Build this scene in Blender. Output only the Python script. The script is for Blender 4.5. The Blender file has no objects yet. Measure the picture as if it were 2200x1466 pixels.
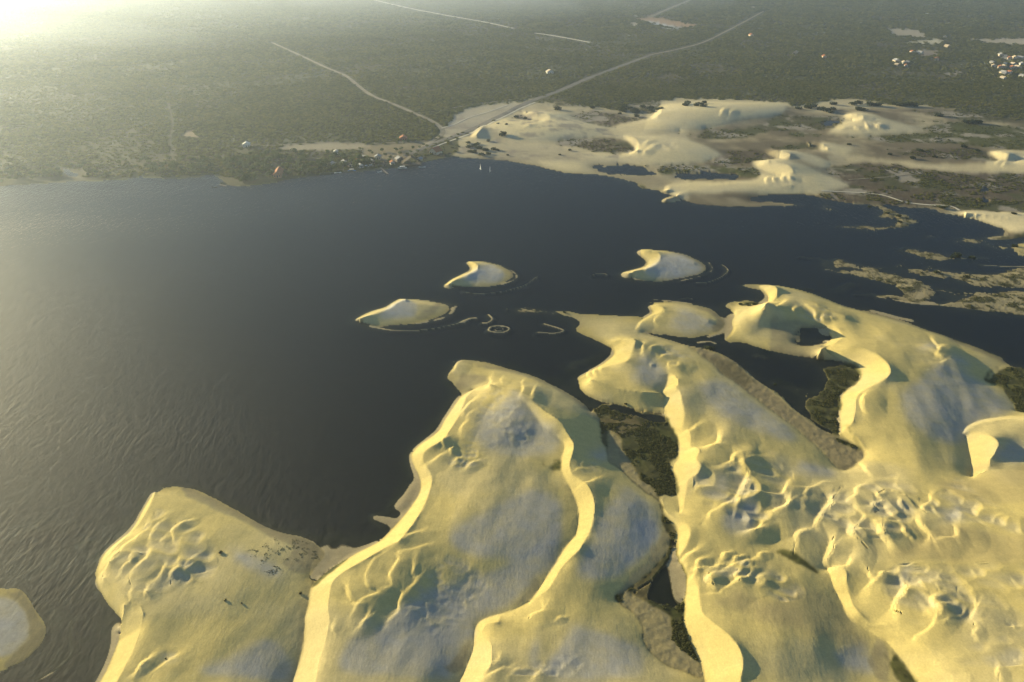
import bpy, math, random, time
import numpy as np
from mathutils import Vector, Matrix, noise as mnoise
T0 = time.time()
random.seed(7); rng = np.random.default_rng(7)
sc = bpy.context.scene
COL = sc.collection

# ------------------------------------------------------------------ camera, sky, sun, exposure
CAM_H, PITCH, FPX, UC, VC = 200.0, math.radians(28.78), 1571.0, 1100.0, 733.0
cam = bpy.data.cameras.new("camera"); cam.sensor_width = 36.0; cam.lens = FPX / 2200 * 36.0
cam.clip_start = 1.0; cam.clip_end = 60000.0
cam_ob = bpy.data.objects.new("camera", cam); COL.objects.link(cam_ob)
cam_ob.location = (0, 0, CAM_H); cam_ob.rotation_euler = (math.pi / 2 - PITCH, 0, 0)
sc.camera = cam_ob

SUN_EL, SUN_AZ = math.radians(10.3), math.radians(-56.0)      # azimuth from +Y towards +X
world = bpy.data.worlds.new("World"); sc.world = world; world.use_nodes = True
wn = world.node_tree
sky = wn.nodes.new("ShaderNodeTexSky"); sky.sky_type = 'NISHITA'; sky.sun_disc = False
sky.sun_elevation = SUN_EL; sky.sun_rotation = SUN_AZ; sky.altitude = 100
sky.air_density = 1.0; sky.dust_density = 0.1; sky.ozone_density = 2.6
wn.nodes["Background"].inputs[1].default_value = 0.064
wn.links.new(sky.outputs[0], wn.nodes["Background"].inputs[0])
sun = bpy.data.lights.new("sun", 'SUN'); sun.energy = 5.0; sun.angle = math.radians(0.53); sun.color = (1.0, 0.84, 0.47)
sun_ob = bpy.data.objects.new("sun", sun); COL.objects.link(sun_ob)
SUNV = Vector((math.sin(SUN_AZ) * math.cos(SUN_EL), math.cos(SUN_AZ) * math.cos(SUN_EL), math.sin(SUN_EL)))
sun_ob.rotation_euler = SUNV.to_track_quat('Z', 'Y').to_euler(); sun_ob.location = (-300, 200, 400)
sc.view_settings.view_transform = 'Standard'; sc.view_settings.look = 'None'
sc.view_settings.exposure = 1.28; sc.view_settings.gamma = 1.0; sc.view_settings.use_curve_mapping = False
sc.render.engine = 'CYCLES'
cy = sc.cycles
cy.use_denoising = True; cy.max_bounces = 6; cy.diffuse_bounces = 2; cy.glossy_bounces = 2
cy.transmission_bounces = 2; cy.transparent_max_bounces = 8; cy.volume_bounces = 1
cy.sample_clamp_indirect = 4.0; cy.sample_clamp_direct = 0.0

# ------------------------------------------------------------------ survey helpers: photo points to ground points
CP, SP = math.cos(PITCH), math.sin(PITCH)
def unproj(u, v, z=0.0):
    x = (np.asarray(u, float) - UC) / FPX; y = -(np.asarray(v, float) - VC) / FPX
    dz = y * CP - SP; dy = y * SP + CP
    t = (np.asarray(z, float) - CAM_H) / dz
    return x * t, dy * t
def proj0(X, Y, Z=0.0):
    dz = np.asarray(Z, float) - CAM_H
    zc = Y * CP - dz * SP; yc = Y * SP + dz * CP
    return UC + FPX * X / zc, VC - FPX * yc / zc
WIN = {'P': (0, 0, 1.0, 1.0),
       'A': (0, 1000, .33636, .33636), 'B': (600, 740, .33636, .33636), 'L': (600, 1060, .29091, .29091),
       'C': (1160, 620, .25924, .25924), 'F': (1550, 590, .31371, .31371), 'M': (1160, 920, .25924, .25924),
       'H': (1600, 1000, .3178, .3178), 'E': (1160, 1140, .24545, .24545),
       'R': (1000, 0, .29326, .29326), 'S': (1600, 0, .29326, .29326), 'W': (1650, 380, .25, .25),
       'I': (740, 500, .23636, .23636), 'J': (1300, 510, .13636, .13636)}
def px(s):
    """'A 10,20 30,40 | B 5,6' -> array of photo points; a letter names the survey sheet."""
    out = []; k = 'P'
    for tok in s.replace('|', ' ').split():
        if ',' not in tok: k = tok; continue
        a, b = tok.split(','); o = WIN[k]
        out.append((o[0] + float(a) * o[2], o[1] + float(b) * o[3]))
    return np.array(out)
def catmull(P, step):
    P = np.asarray(P, float)
    if len(P) < 3:
        n = max(2, int(np.hypot(*(P[1] - P[0])) / step) + 1)
        return P[0] + (P[1] - P[0]) * np.linspace(0, 1, n)[:, None]
    Q = np.vstack([2 * P[0] - P[1], P, 2 * P[-1] - P[-2]]); out = []
    for i in range(1, len(Q) - 2):
        a, b, c, d = Q[i - 1:i + 3]
        n = max(2, int(np.hypot(*(c - b)) / step) + 1); t = np.linspace(0, 1, n, endpoint=False)[:, None]
        out.append(.5 * ((2 * b) + (c - a) * t + (2 * a - 5 * b + 4 * c - d) * t * t + (3 * b - a - 3 * c + d) * t ** 3))
    out.append(P[-1:]); return np.vstack(out)
def resample(P, n):
    d = np.r_[0, np.cumsum(np.hypot(*np.diff(P, axis=0).T))]; t = np.linspace(0, d[-1], n)
    return np.c_[np.interp(t, d, P[:, 0]), np.interp(t, d, P[:, 1])]
def closed(P, step=6.0):
    P = np.vstack([P[-1], P, P[0], P[1]]); Q = catmull(P, step)
    return Q
_lat = rng.random((256, 256))
def vnoise(x, y):
    xi = np.floor(x).astype(int); yi = np.floor(y).astype(int); fx = x - xi; fy = y - yi
    fx = fx * fx * (3 - 2 * fx); fy = fy * fy * (3 - 2 * fy)
    g = lambda i, j: _lat[i & 255, j & 255]
    return (g(xi, yi) * (1 - fx) + g(xi + 1, yi) * fx) * (1 - fy) + (g(xi, yi + 1) * (1 - fx) + g(xi + 1, yi + 1) * fx) * fy
def fbm(x, y, o=4):
    s = 0; a = .5; n = 0
    for k in range(o):
        s = s + a * vnoise(x * 2 ** k + 17.3 * k, y * 2 ** k + 9.1 * k); n += a; a *= .5
    return s / n

# ------------------------------------------------------------------ land grid
ru = np.r_[np.arange(-620, -20, 14.0), np.arange(-20, 2221, 2.15), np.arange(2230, 2830, 14.0)]
rv = np.r_[[-117, -111, -106, -101, -96, -91, -86.], np.arange(-80, 200, 3.2), np.arange(200, 560, 2.6), np.arange(560, 1480, 2.15), np.arange(1486, 1780, 9.0)]
NR, NC = len(rv), len(ru)
UU, VV = np.meshgrid(ru, rv)
GX, GY = unproj(UU, VV)
yrow = GY[:, 0]; xs = (GX[:, 1:] - GX[:, :-1])

def pip(poly, U=UU, V=VV):
    m = np.zeros(U.shape, bool)
    u0, v0 = poly.min(0); u1, v1 = poly.max(0)
    e = 0 if U is UU else 22
    r = slice(max(0, np.searchsorted(rv, v0 - e) - 1), np.searchsorted(rv, v1 + e) + 1); c = slice(max(0, np.searchsorted(ru, u0 - e) - 1), np.searchsorted(ru, u1 + e) + 1)
    x = U[r, c]; y = V[r, c]; ins = np.zeros(x.shape, bool)
    p = np.vstack([poly, poly[:1]])
    for (ax, ay), (bx, by) in zip(p[:-1], p[1:]):
        if ay == by: continue
        k = ((ay > y) != (by > y))
        ins ^= k & (x < (bx - ax) * (y - ay) / (by - ay) + ax)
    m[r, c] = ins
    return m
WU = UU + (fbm(GX / 9, GY / 9) - .5) * 16 + (fbm(GX / 2.2, GY / 2.2, 2) - .5) * 5
WV = VV + (fbm(GX / 9 + 50, GY / 9) - .5) * 9 + (fbm(GX / 2.2 + 50, GY / 2.2, 2) - .5) * 3
def wpip(poly): return pip(poly, WU, WV)

def soft(m, n=2):
    rr = np.where(m.any(1))[0]; cc = np.where(m.any(0))[0]; out = np.zeros(m.shape)
    if len(rr) == 0: return out
    a = slice(max(0, rr[0] - n - 1), rr[-1] + n + 2); b = slice(max(0, cc[0] - n - 1), cc[-1] + n + 2)
    out[a, b] = soft_(m[a, b], n); return out
def soft_(m, n):
    m = m.astype(float)
    for _ in range(n):
        q = np.pad(m, 1, 'edge'); m = (q[:-2, 1:-1] + q[2:, 1:-1] + q[1:-1, :-2] + q[1:-1, 2:] + 2 * m) / 6
    return m
# ---- outlines of dry land
land_polys = {}
land_polys['plain'] = px("-700,470 -300,430 0,402 60,398 150,392 215,390 270,388 300,382 330,384 390,385 450,382 476,388 490,402 560,398 620,388 660,382 720,376 790,368 850,362 900,352 940,343 960,340 1000,341 1040,344 1080,347"
    " R 330,1190 480,1215 600,1245 720,1270 850,1280 960,1283 1080,1300 1180,1325 1250,1355 1300,1385 1400,1395 1470,1410 1520,1440"
    " P 1470,433 1500,440 1560,445 1620,445 1680,442 1710,440 1660,434 1610,428 1640,422 1690,419 1740,422 1780,430 1840,440 1900,440 1950,447 2005,450 W 1450,285 1480,310 1600,335 1750,365 1880,405 1990,445 2050,470 2060,495 2020,515 1930,525 1920,535 2000,540 2080,545 2200,520 2800,480"
    " P 2900,300 2900,-130 -700,-130")
land_polys['dune_a'] = px("A 990,155 1060,140 1160,135 1250,150 1340,190 1450,255 1560,310 1680,375 1800,430 1920,455 2010,500 2070,550 2060,600 2010,660 1985,720 L 300,660 290,800 260,1000 220,1200 180,1400 100,1700 P 480,1800 150,1800 A 520,1620 560,1540 600,1460 640,1385 690,1290 735,1180 770,1080 775,1000 740,950 680,880 630,790 605,700 640,600 720,510 800,455 860,390 900,310 940,240 975,190")
land_polys['dune_b'] = px("B 1100,115 1180,103 1290,105 1420,135 1560,180 1700,235 1830,305 1930,370 2010,440 2080,500 M 505,60 600,150 700,300 850,450 1000,580 1060,760 1130,850 1130,1000 1190,1180 E 1270,420 1265,560 1250,700 1260,820 1310,950 1370,1080 1425,1230 1470,1400 P 1540,1800 480,1800 L 40,1650 95,1396 130,1300 160,1200 185,1010 190,920 215,820 240,720 290,640 380,560 480,500 600,430 720,370 800,290 880,210 960,120 1040,0 B 840,1040 890,960 905,900 890,840 860,780 840,710 880,660 960,600 1020,550 1060,480 1100,420 1150,350 1160,325 1110,250 1075,215 1095,170 1110,140")
land_polys['dune_c'] = px("C 50,195 200,225 290,250 325,290 290,330 330,380 420,420 520,465 590,500 615,540 580,580 500,640 420,690 340,730 315,770 330,830 380,880 460,920 560,950 700,985 850,1020 1000,1035 1050,1060 1090,1160 1150,1260 M 1140,250 1000,560 1005,680 1060,760 1120,830 1130,1000 1130,1080 1190,1200 E 1280,420 1265,560 1250,700 1260,820 1310,950 1370,1080 1425,1230 1470,1400 P 1540,1800 2900,1800 2900,760"
    " F 2700,640 2072,640 1900,560 1700,480 1450,390 1300,335 1150,292 1000,252 850,217 720,167 600,122 480,92 370,72 250,65 145,72 200,95 270,110 315,150 315,195 270,205 200,180 120,180 50,195 30,220 60,240 90,290 70,320 75,380 50,420 22,455 60,470 170,478 330,522 500,558 690,588 850,608 920,648 945,700 930,740 860,790 815,850 808,960 815,1060 808,1098 700,1062 600,992 480,902 400,822 250,722 100,602 0,545"
    " C 1450,520 1350,492 1200,466 1050,420 900,378 820,355 760,320 800,270 850,238 700,228 500,217 330,210 250,190 120,185")
land_polys['dune_d'] = px("C 875,130 950,112 1100,110 1250,130 1400,165 1490,230 1530,290 1500,350 1420,390 1300,410 1150,400 1000,385 870,362 790,355 720,320 780,270 880,240 930,205 915,165")
land_polys['isle_1'] = px("I 1110,270 1140,255 1250,258 1350,275 1450,310 1520,350 1560,395 1540,420 1450,460 1330,490 1150,498 1000,495 910,480 960,440 1040,395 1140,355 1150,325 1120,295")
land_polys['isle_2'] = px("J 480,205 560,185 800,188 1000,205 1200,250 1400,320 1540,400 1600,490 1560,540 1450,600 1250,650 1000,690 800,700 600,680 420,640 330,600 280,555 400,525 600,475 650,430 640,370 560,290")
land_polys['isle_3'] = px("I 95,790 150,755 250,715 370,680 430,640 480,610 560,602 720,612 850,630 950,650 1040,662 970,680 970,710 930,750 820,790 650,825 450,850 300,855 180,830 110,805")
land_polys['isle_4'] = px("A -900,800 -400,720 0,785 80,785 140,800 190,860 230,930 280,1000 295,1060 270,1130 220,1190 150,1250 60,1290 0,1320 -400,1400 -900,1400")
land_polys['poolmoss'] = px("F 590,800 690,800 720,720 690,650 780,630 850,612 930,650 945,700 920,745 850,795 815,850 808,960 815,1060 805,1095 700,1062 640,1000 600,930 570,860")
land_polys['trough'] = px("C 380,885 560,955 700,987 850,1022 1000,1037 1060,1080 1100,1175 1150,1275 M 1150,500 1140,900 E 1300,700 1300,950 900,900 700,600 M 900,1260 1000,900 950,560 760,400 600,200 500,60 C 480,1100 420,1000")
islets = {  # low marsh islets and bars
 'm1': "W 810,260 850,245 900,245 1000,250 1080,290 1180,330 1260,360 1310,395 1250,415 1150,440 1000,460 850,460 700,445 560,425 640,412 750,420 900,425 1020,428 1100,405 1090,370 1000,345 960,335 985,300 960,275 880,262",
 'm2': "W 1130,630 1160,615 1280,622 1400,645 1560,675 1650,690 1780,700 1890,690 1890,707 1750,717 1600,717 1500,724 1400,705 1300,680 1180,655",
 'm3': "W 450,700 560,700 700,740 800,765 960,780 1040,795 960,802 1080,830 1160,870 1300,905 1400,950 1420,978 1550,983 1750,988 1920,1008 1800,1022 1600,1010 1440,990 1400,1040 1350,1075 1300,1085 1200,1078 1060,1050 940,1033 1060,1028 1180,1045 1150,1020 1180,990 1080,940 950,900 820,865 650,825 510,800 650,803 780,808 850,798 700,782 560,777 470,762 550,745",
 'm4': "W 1160,800 1220,788 1400,800 1550,820 1750,830 1900,840 2050,815 2200,790 2800,760 2800,1000 2200,970 2000,950 1800,930 1650,900 1480,870 1350,850 1250,830",
 'm5': "W 1080,765 1120,753 1160,770 1100,778", 'm6': "W 1330,510 1400,503 1450,520 1380,525", 'm7': "W 1550,538 1700,533 1880,555 1800,572 1650,557", 'm8': "W 390,390 440,386 470,400 410,400",
 'm9': "W 1910,575 2000,588 2090,602 2130,598 2200,555 2800,500 2800,720 2200,680 2120,632 2000,614",
 'm10': "W 1430,1098 1550,1090 1650,1040 1800,1020 1950,1000 2050,975 2200,980 2800,960 2800,1250 2200,1200 2000,1170 1800,1150 1600,1130 1500,1115",
 'm11': "I 1475,685 1600,675 1680,680 1810,715 1700,735 1590,725 1580,700",
 'm12': "W 0,220 100,232 240,245 320,248 240,256 100,248 0,240", 'm13': "W 450,275 520,262 600,285 520,285", 'm14': "W 1360,775 1380,768 1400,778 1375,785", 'm15': "W 480,250 500,240 540,262 500,268"}
for k, s in islets.items(): land_polys[k] = px(s)
water_holes = {'pond': px("F 490,450 540,372 600,364 680,377 740,410 758,430 730,463 650,478 540,486"),
  'farpond': px("R 930,1225 1060,1215 1250,1220 1330,1250 1400,1275 1250,1285 1080,1275 980,1250"),
  'farpond2': px("R 1500,1292 1700,1270 1900,1280 2000,1300 1800,1308 1560,1305"),
  'inlet': px("P 425,388 440,378 462,380 475,388 470,398 440,402"),
  'mirror': px("P 126,368 138,364 150,370 163,376 150,378 135,372"),
  'trough_pool': px("C 500,950 560,965 700,1000 850,1038 1000,1050 1030,1100 900,1090 750,1040 600,1000"),
  'ring1': px("P 2100,408 2115,404 2130,408 2115,412"), 'ring2': px("P 2098,433 2112,429 2124,433 2110,437"),
  'veil': px("S 530,905 600,890 690,893 650,910 570,915"),
  'marsh_pool': px("W 1230,1000 1300,985 1345,1010 1330,1050 1260,1050"),
  'shade_pool': px("E 830,560 1000,430 1130,230 1190,90 1195,250 1265,400 1255,620 1100,640 950,600")}
land = np.zeros(UU.shape, bool); owner = np.full(UU.shape, '', dtype='<U10')
for k, p in land_polys.items():
    natural = k == 'plain' or (k[0] == 'm')
    m = wpip(closed(p)) if k in islets or k in ('trough', 'poolmoss') else pip(closed(p))
    land |= m; owner[m & (owner == '')] = k
for k, p in water_holes.items(): land &= ~wpip(closed(p))
FARSAND = px("P 985,300 1010,285 1060,262 1100,240 1150,222 1200,218 1260,230 1330,236 1360,224 1400,218 1460,213 1560,215 1690,222 1700,232 1790,216 1850,216 1900,225 1990,228 2060,240 2130,250 2200,258 2900,300 2900,520 2200,520 1990,450 1840,446 1700,450 1470,450 1380,398 1200,385 1100,360 1000,346 960,343 985,325")
WESTSAND = px("P 948,290 975,248 1010,233 1060,225 1115,221 1150,214 1100,240 1050,262 1000,285 960,300")
farsand = (wpip(FARSAND) | wpip(WESTSAND)) & land

# ---- flats: pieces of ground at a known level
def FL(s): return closed(px(s))
flats = [(FL("C 400,905 560,960 700,992 850,1026 1000,1042 1050,1085 1095,1175 1140,1275 M 1140,250 1085,290 1092,360 1122,440 1140,560 1000,572 1003,690 1060,762 1122,832 1130,900 1130,1080 1170,1180 1203,1240 E 1262,560 1250,700 1256,820 1305,950 1365,1080 1415,1215 1390,1290 1250,1240 1130,1200 1040,1130 960,1060 900,960 910,850 830,740 720,660 650,600 740,540 M 850,1260 960,1150 1060,1020 1095,930 1040,830 1010,740 1000,620 880,530 760,430 640,330 575,290 560,200 510,100 500,20 C 490,1080 430,990"), .3),
  (FL("F 595,805 690,806 728,722 700,655 780,634 850,618 925,652 938,700 915,742 845,792 810,850 802,960 808,1060 800,1088 700,1056 644,996 606,928 578,862"), .1),
  (FL("F 0,560 100,612 250,732 400,832 480,912 600,1002 700,1072 808,1106 900,1166 965,1222 975,1258 920,1305 850,1345 780,1320 700,1230 620,1150 520,1070 420,990 300,900 200,820 100,740 0,680 C 1450,640 1350,570 1250,500 1150,456 1050,424 1200,470 1350,497 1450,530"), .3),
  (FL("F 60,440 200,420 330,350 480,345 600,345 720,375 765,420 750,460 700,495 690,560 500,545 330,510 170,470"), 1.3),
  (FL("B 1690,500 1760,560 1810,640 1800,720 1740,770 1600,760 1450,740 1350,700 1500,650 1620,600"), 2.4),
  (FL("B 1620,780 1780,780 1800,850 1830,930 1760,930 1680,860"), .6),
  (FL("L 1180,560 1450,600 1560,700 1700,800 1850,700 1900,660 1900,760 1700,860 1480,930 1420,1080 1400,1200 1200,1200 1150,900"), .9),
  (FL("F 1880,1190 1960,1180 2072,1210 2200,1230 2200,1300 2000,1310 1880,1300 1850,1280"), 1.7),
  (FL("H 880,1180 830,1220 830,1290 900,1400 960,1466 1000,1600 1180,1600 1120,1450 1060,1330 1000,1255"), .6),
  (FL("H 540,1210 800,1200 840,1260 880,1400 900,1560 700,1560 600,1350"), .9),
  (FL("H 0,520 100,540 200,570 320,610 430,690 520,760 440,750 300,700 150,630 0,570"), 1.6),
  (FL("F 1250,330 1400,330 1600,370 1750,420 1900,440 2072,450 2700,480 2700,630 2072,630 1900,560 1700,480 1450,390"), .25),
  (FL("F 1860,655 1950,640 2072,640 2700,645 2700,960 2072,950 2000,900 1930,800 1800,725"), .4)]
far_flats = ["R 700,830 900,820 1100,840 1250,860 1330,862 1250,890 1150,910 1050,935 900,900 780,860", "R 500,1050 700,1032 900,1022 1080,1012 1170,1040 1230,1080 1235,1105 1200,1118 1080,1125 950,1115 850,1090 650,1065",
  "R 1550,970 1750,955 2046,950 S 180,892 250,852 450,850 650,855 710,880 740,880 640,940 540,955 400,960 200,960 0,1010 R 1850,1030 1700,1010", "R 1860,1140 1950,1115 2046,1105 S 130,1112 190,1142 245,1160 150,1176 50,1195 R 2046,1205 1900,1220 1750,1220",
  "R 1150,1207 1450,1218 1750,1215 2046,1232 S 60,1240 110,1260 100,1300 R 2046,1300 1900,1282 1700,1268 1500,1280 1380,1255", "S 1180,897 1500,897 2046,930 4000,960 4000,1110 2046,1100 1600,1060 1300,1050 1000,1040 830,1012 700,1002 400,1002 330,985 420,970 560,995 870,1010 1250,980 1350,972 1280,942",
  "S 250,1060 450,1052 540,1090 400,1100 200,1095", "S 620,1165 900,1200 1100,1222 1400,1262 2046,1282 4000,1300 4000,1560 2046,1560 1400,1520 900,1490 500,1475 560,1425 760,1385 740,1345 600,1265 640,1225", "S 1000,1100 1300,1092 1700,1102 1780,1140 1840,1160 1780,1180 1400,1160 1100,1130",
  "S 1250,795 1500,815 1800,840 2046,862 4000,890 4000,920 2046,905 1600,882 1300,835", "R 330,830 400,820 480,865 520,885 440,890 360,880", "R 540,750 700,742 1000,760 1300,752 1430,765 1350,840 1200,825 1050,800 800,780 640,785"]
far_flats = [FL(s) for s in far_flats]

# ---- slip faces: crest line and foot line (height follows from the width at the angle of repose), foot level
slips = [
 ("A 800,893 880,888 912,940 905,1000 880,1100 840,1200 790,1300 745,1385 690,1500 640,1620", "A 795,897 790,940 775,1000 770,1080 735,1180 690,1290 640,1385 580,1500 520,1620", (3.6, 1.6, .3, .2, .2, .2, .2, .2), .8),
 ("A 995,165 972,215 942,280 905,345 855,408 800,462 740,515 680,590", "A 985,165 940,240 900,310 862,383 805,450 725,507 650,590 612,690", .1, 1.),
 ("B 1300,268 1250,290 1200,335 1172,400 1155,450 1110,520 1060,590 1020,625 950,665 925,700 920,740 950,790 978,850 965,930 930,1020 880,1110 830,1180 760,1260 L 850,365 700,450 560,530 450,598 385,670 370,760 360,850 370,920 360,1000 350,1060 320,1150 290,1250 260,1396 220,1560", "B 1230,295 1160,335 1100,420 1060,480 1020,550 960,600 880,660 845,705 843,715 860,780 890,840 905,900 890,960 840,1040 770,1130 690,1220 L 720,370 600,430 480,500 380,565 250,680 225,760 215,820 190,920 185,1010 180,1100 160,1200 130,1300 95,1396 40,1560", .25, .85),
 ("B 1540,330 1620,370 1700,430 1790,490 1840,570 1880,640 1870,700 1855,760 1870,830 1930,870 1980,920 2010,1000 2010,1090 1990,1180 1930,1290 L 2200,430 2100,530 2030,640 1980,710 1860,800", "B 1530,340 1600,410 1660,490 1710,550 1780,600 1820,650 1805,720 1800,800 1830,870 1880,960 1910,1050 1910,1140 1890,1230 L 2190,310 2100,420 2040,520 1980,610 1930,690 1850,800", (7., 4.6, 3., 2.2, 1.1, .8, .8, .8, .9), .85),
 ("L 1860,800 1740,862 1640,905 1610,950 1530,968 1500,1040 1560,1110 1570,1180 1560,1270 1510,1340 1480,1400 1440,1560", "L 1850,803 1700,875 1560,910 1480,950 1445,1010 1440,1080 1430,1160 1400,1240 1360,1340 1330,1396 1270,1560", .7, .85),
 ("C 640,430 780,420 785,470 760,530 720,600 620,622 500,680 400,712 335,750", "C 560,470 600,492 617,530 605,560 580,580 500,640 420,690 340,728 322,760", .2, .6),
 ("C 1075,705 1130,740 1150,780 1130,820 1160,860 1175,930 1190,1010 1190,1090 1180,1160 1235,1190 1255,1250 M 1250,150 1320,190 1300,260 1330,320 1300,380 1240,420 1220,500 1200,600 1190,680 1160,710", "C 1065,720 1055,770 1040,820 1000,862 1030,900 1025,960 1050,1060 1090,1160 1145,1250 M 1150,110 1145,200 1150,260 1110,300 1105,380 1120,430 1130,520 1150,620 1155,700", (2.6, 1.6, .6, .4, .4, .4, .4, .5, .6), .8),
 ("M 1010,590 1040,680 1110,740 1200,790 1245,850 1230,930 1190,1010 1150,1085 1215,1120 1210,1180 1280,1200 E 1345,400 1350,430 1390,500 1400,600 1430,720 1530,810 1640,900 1730,1000 1775,1100 1780,1200 1750,1328 1700,1500", "M 1003,600 1020,680 1070,750 1130,820 1140,900 1135,1000 1130,1070 1165,1115 1180,1180 1205,1230 E 1275,410 1272,440 1268,520 1258,640 1255,760 1290,880 1350,1010 1400,1130 1425,1230 1445,1328 1480,1500", .3, .85),
 ("F 340,75 372,85 385,120 360,175 300,200", "F 250,85 285,110 316,145 318,180 295,200", .1, 1.),
 ("F 720,362 790,365 825,400 825,430 790,465 740,480 690,508", "F 715,368 745,395 762,420 758,445 720,470 685,500", .9, .8),
 ("F 700,500 800,482 900,490 1030,530 1120,590 1160,650 1140,700 1060,750 980,790 930,840 920,920 900,1010 850,1060 815,1090", "F 690,510 790,570 870,605 930,650 945,700 920,750 840,810 812,880 810,980 815,1060 808,1085 806,1092", .3, .85),
 ("F 830,1075 890,1085 940,1120 990,1190", "F 815,1095 870,1140 920,1175 975,1215", .3, .8),
 ("F 1690,1098 1770,1098 1850,1110 1895,1150 1880,1210 1840,1270 1835,1310 1770,1365 1705,1388", "F 1665,1120 1675,1150 1690,1190 1702,1240 1708,1290 1715,1330 1712,1360 1700,1385", .7, .8),
 ("F 1668,1082 1710,1045 1800,1012 1950,992 2072,989 2300,1002", "F 1650,1088 1690,1035 1790,994 1950,972 2072,968 2300,980", 1.6, .8),
 ("H 560,700 640,705 683,740 690,800 715,880 740,950 800,1020 880,1075 960,1085 1060,1150 1160,1190 1230,1230 1275,1300 1300,1380 1390,1410 1420,1466 1440,1600", "H 555,705 575,760 600,830 650,920 690,1000 740,1060 830,1110 900,1160 960,1200 1020,1270 1080,1340 1120,1400 1150,1466 1220,1600", .9, .85),
 ("C 890,125 1000,150 1025,170 1000,200 930,225 880,243", "C 880,132 912,165 932,195 925,208 890,230 870,242", .1, .55),
 ("F 100,255 130,262 100,350 90,380 50,430", "F 85,275 70,320 72,375 50,420 30,448", .1, .7),
 ("I 1140,262 1190,280 1215,315 1190,350 1130,378 1040,412 940,470", "I 1112,275 1145,310 1152,330 1140,353 1060,387 980,428 915,478", .05, 1.),
 ("J 560,200 780,225 860,270 870,330 800,420 650,490 480,540 330,575", "J 485,207 560,288 640,370 655,410 640,440 600,478 420,522 290,555", .05, .9),
 ("I 560,606 480,640 420,685 300,728 150,775", "I 500,606 440,638 375,680 250,716 105,788", .05, .9),
 ("R 410,823 520,828 610,840 618,858 560,886", "R 400,830 470,860 520,880 550,890", 1., .9), ("R 1155,1000 1250,1018 1272,1060 1262,1100 1200,1125", "R 1150,1012 1200,1045 1238,1080 1240,1105 1195,1125", .6, .9),
 ("R 150,915 115,940 85,980 50,1003", "R 120,915 85,940 50,980 30,1003", .6, .9), ("R 1450,768 1430,830 1375,868", "R 1440,768 1375,840 1340,868", .8, .8),
 ("S 720,848 800,838 867,850 860,875 790,886", "S 716,852 745,870 770,880 788,886", .6, .9), ("S 150,1103 270,1108 332,1130 312,1155 260,1162", "S 135,1108 190,1138 225,1150 252,1160", .6, .9),
 ("S 60,1185 180,1178 300,1208 352,1245 330,1270 270,1292", "S 50,1190 110,1230 180,1265 215,1280 245,1292", .6, .9), ("S 460,1048 560,1058 607,1075 590,1097", "S 452,1053 520,1073 570,1095", .6, .9),
 ("S 1780,1123 1870,1113 1970,1148 1982,1185", "S 1776,1128 1830,1148 1870,1172 1945,1190", .6, .9),
 ("P 1440,395 1437,408 1428,418 1440,425", "P 1428,397 1425,408 1420,414 1436,424", .3, .9)]
# ---- crest lines with a known height
lines = [
  
  ("W 1700,310 1900,330 2200,370 2600,420", 2.5, 5.0), ("P 1430,430 1500,405 1600,395 1700,398", 1.5, 3.0),
  ("I 1215,330 1300,330 1420,370", 2.2, .9), ("J 870,330 1100,330 1400,400", 2.6, 1.1), ("I 540,640 700,655 850,670", 2.2, .9), ("C 1025,180 1150,190 1300,230 1400,270", 2.4, 1.4),
  ("A 700,620 760,560 900,560", 3.0, 4.2), ("A 660,720 760,800 830,880", 2.6, 4.2), ("B 1345,250 1480,290 1620,350", 6.5, 7.5), ("C 420,760 650,830 850,865 1000,870", 3.2, 3.2), ("F 385,130 600,190 850,290", 2.8, 3.6), ("F 1720,1388 1850,1335 2072,1345 2300,1360", 3.0, 4.0)]

fardunes = {'fd1': "R 20,1010 100,910 420,830 620,835 850,870 1010,940 900,1010 600,1030 300,1020", 'fd2': "R 1060,950 1340,862 1430,770 1700,770 2046,770 S 250,770 300,800 250,850 0,890 R 1900,920 1700,960 1300,970", 'fd3': "R 1150,1000 1270,1010 1500,1020 1700,1060 1880,1140 1850,1170 1700,1200 1400,1205 1150,1190 850,1170 950,1120 1240,1110", 'fd4': "S 540,960 680,910 720,845 880,835 1050,890 1280,965 1240,985 870,1005 600,985", 'fd5': "S 130,1100 270,1105 400,1130 560,1170 640,1215 600,1240 450,1210 330,1165 250,1160", 'fd6': "S -60,1360 50,1330 110,1300 50,1190 180,1176 330,1205 560,1280 760,1360 600,1410 300,1430 0,1425 -300,1430 -600,1440 -560,1380 -300,1330", 'fd7': "S 440,1045 560,1050 680,1075 790,1110 700,1140 540,1110", 'fd8': "S 1700,1220 1780,1120 1870,1110 2046,1120 2900,1150 2900,1300 2046,1280 1750,1250", 'fd9': "W 1440,300 1600,290 1900,300 2200,320 2900,380 2900,520 2200,500 1990,445 1750,365 1500,315", 'fd10': "R 320,1190 520,1180 800,1195 900,1230 960,1260 1080,1285 900,1290 600,1250"}
Hc = np.full(UU.shape, np.nan); acc = np.zeros(UU.shape); cnt = np.zeros(UU.shape)
def gidx(X, Y):
    u, v = proj0(X, Y)
    c = np.clip(np.rint(np.interp(u, ru, np.arange(NC))), 0, NC - 1).astype(int); r = np.clip(np.rint(np.interp(v, rv, np.arange(NR))), 0, NR - 1).astype(int)
    return r, c
def scatter(X, Y, Z):
    r, c = gidx(X.ravel(), Y.ravel())
    np.add.at(acc, (r, c), Z.ravel()); np.add.at(cnt, (r, c), 1)
TAN = math.tan(math.radians(31))
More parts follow.
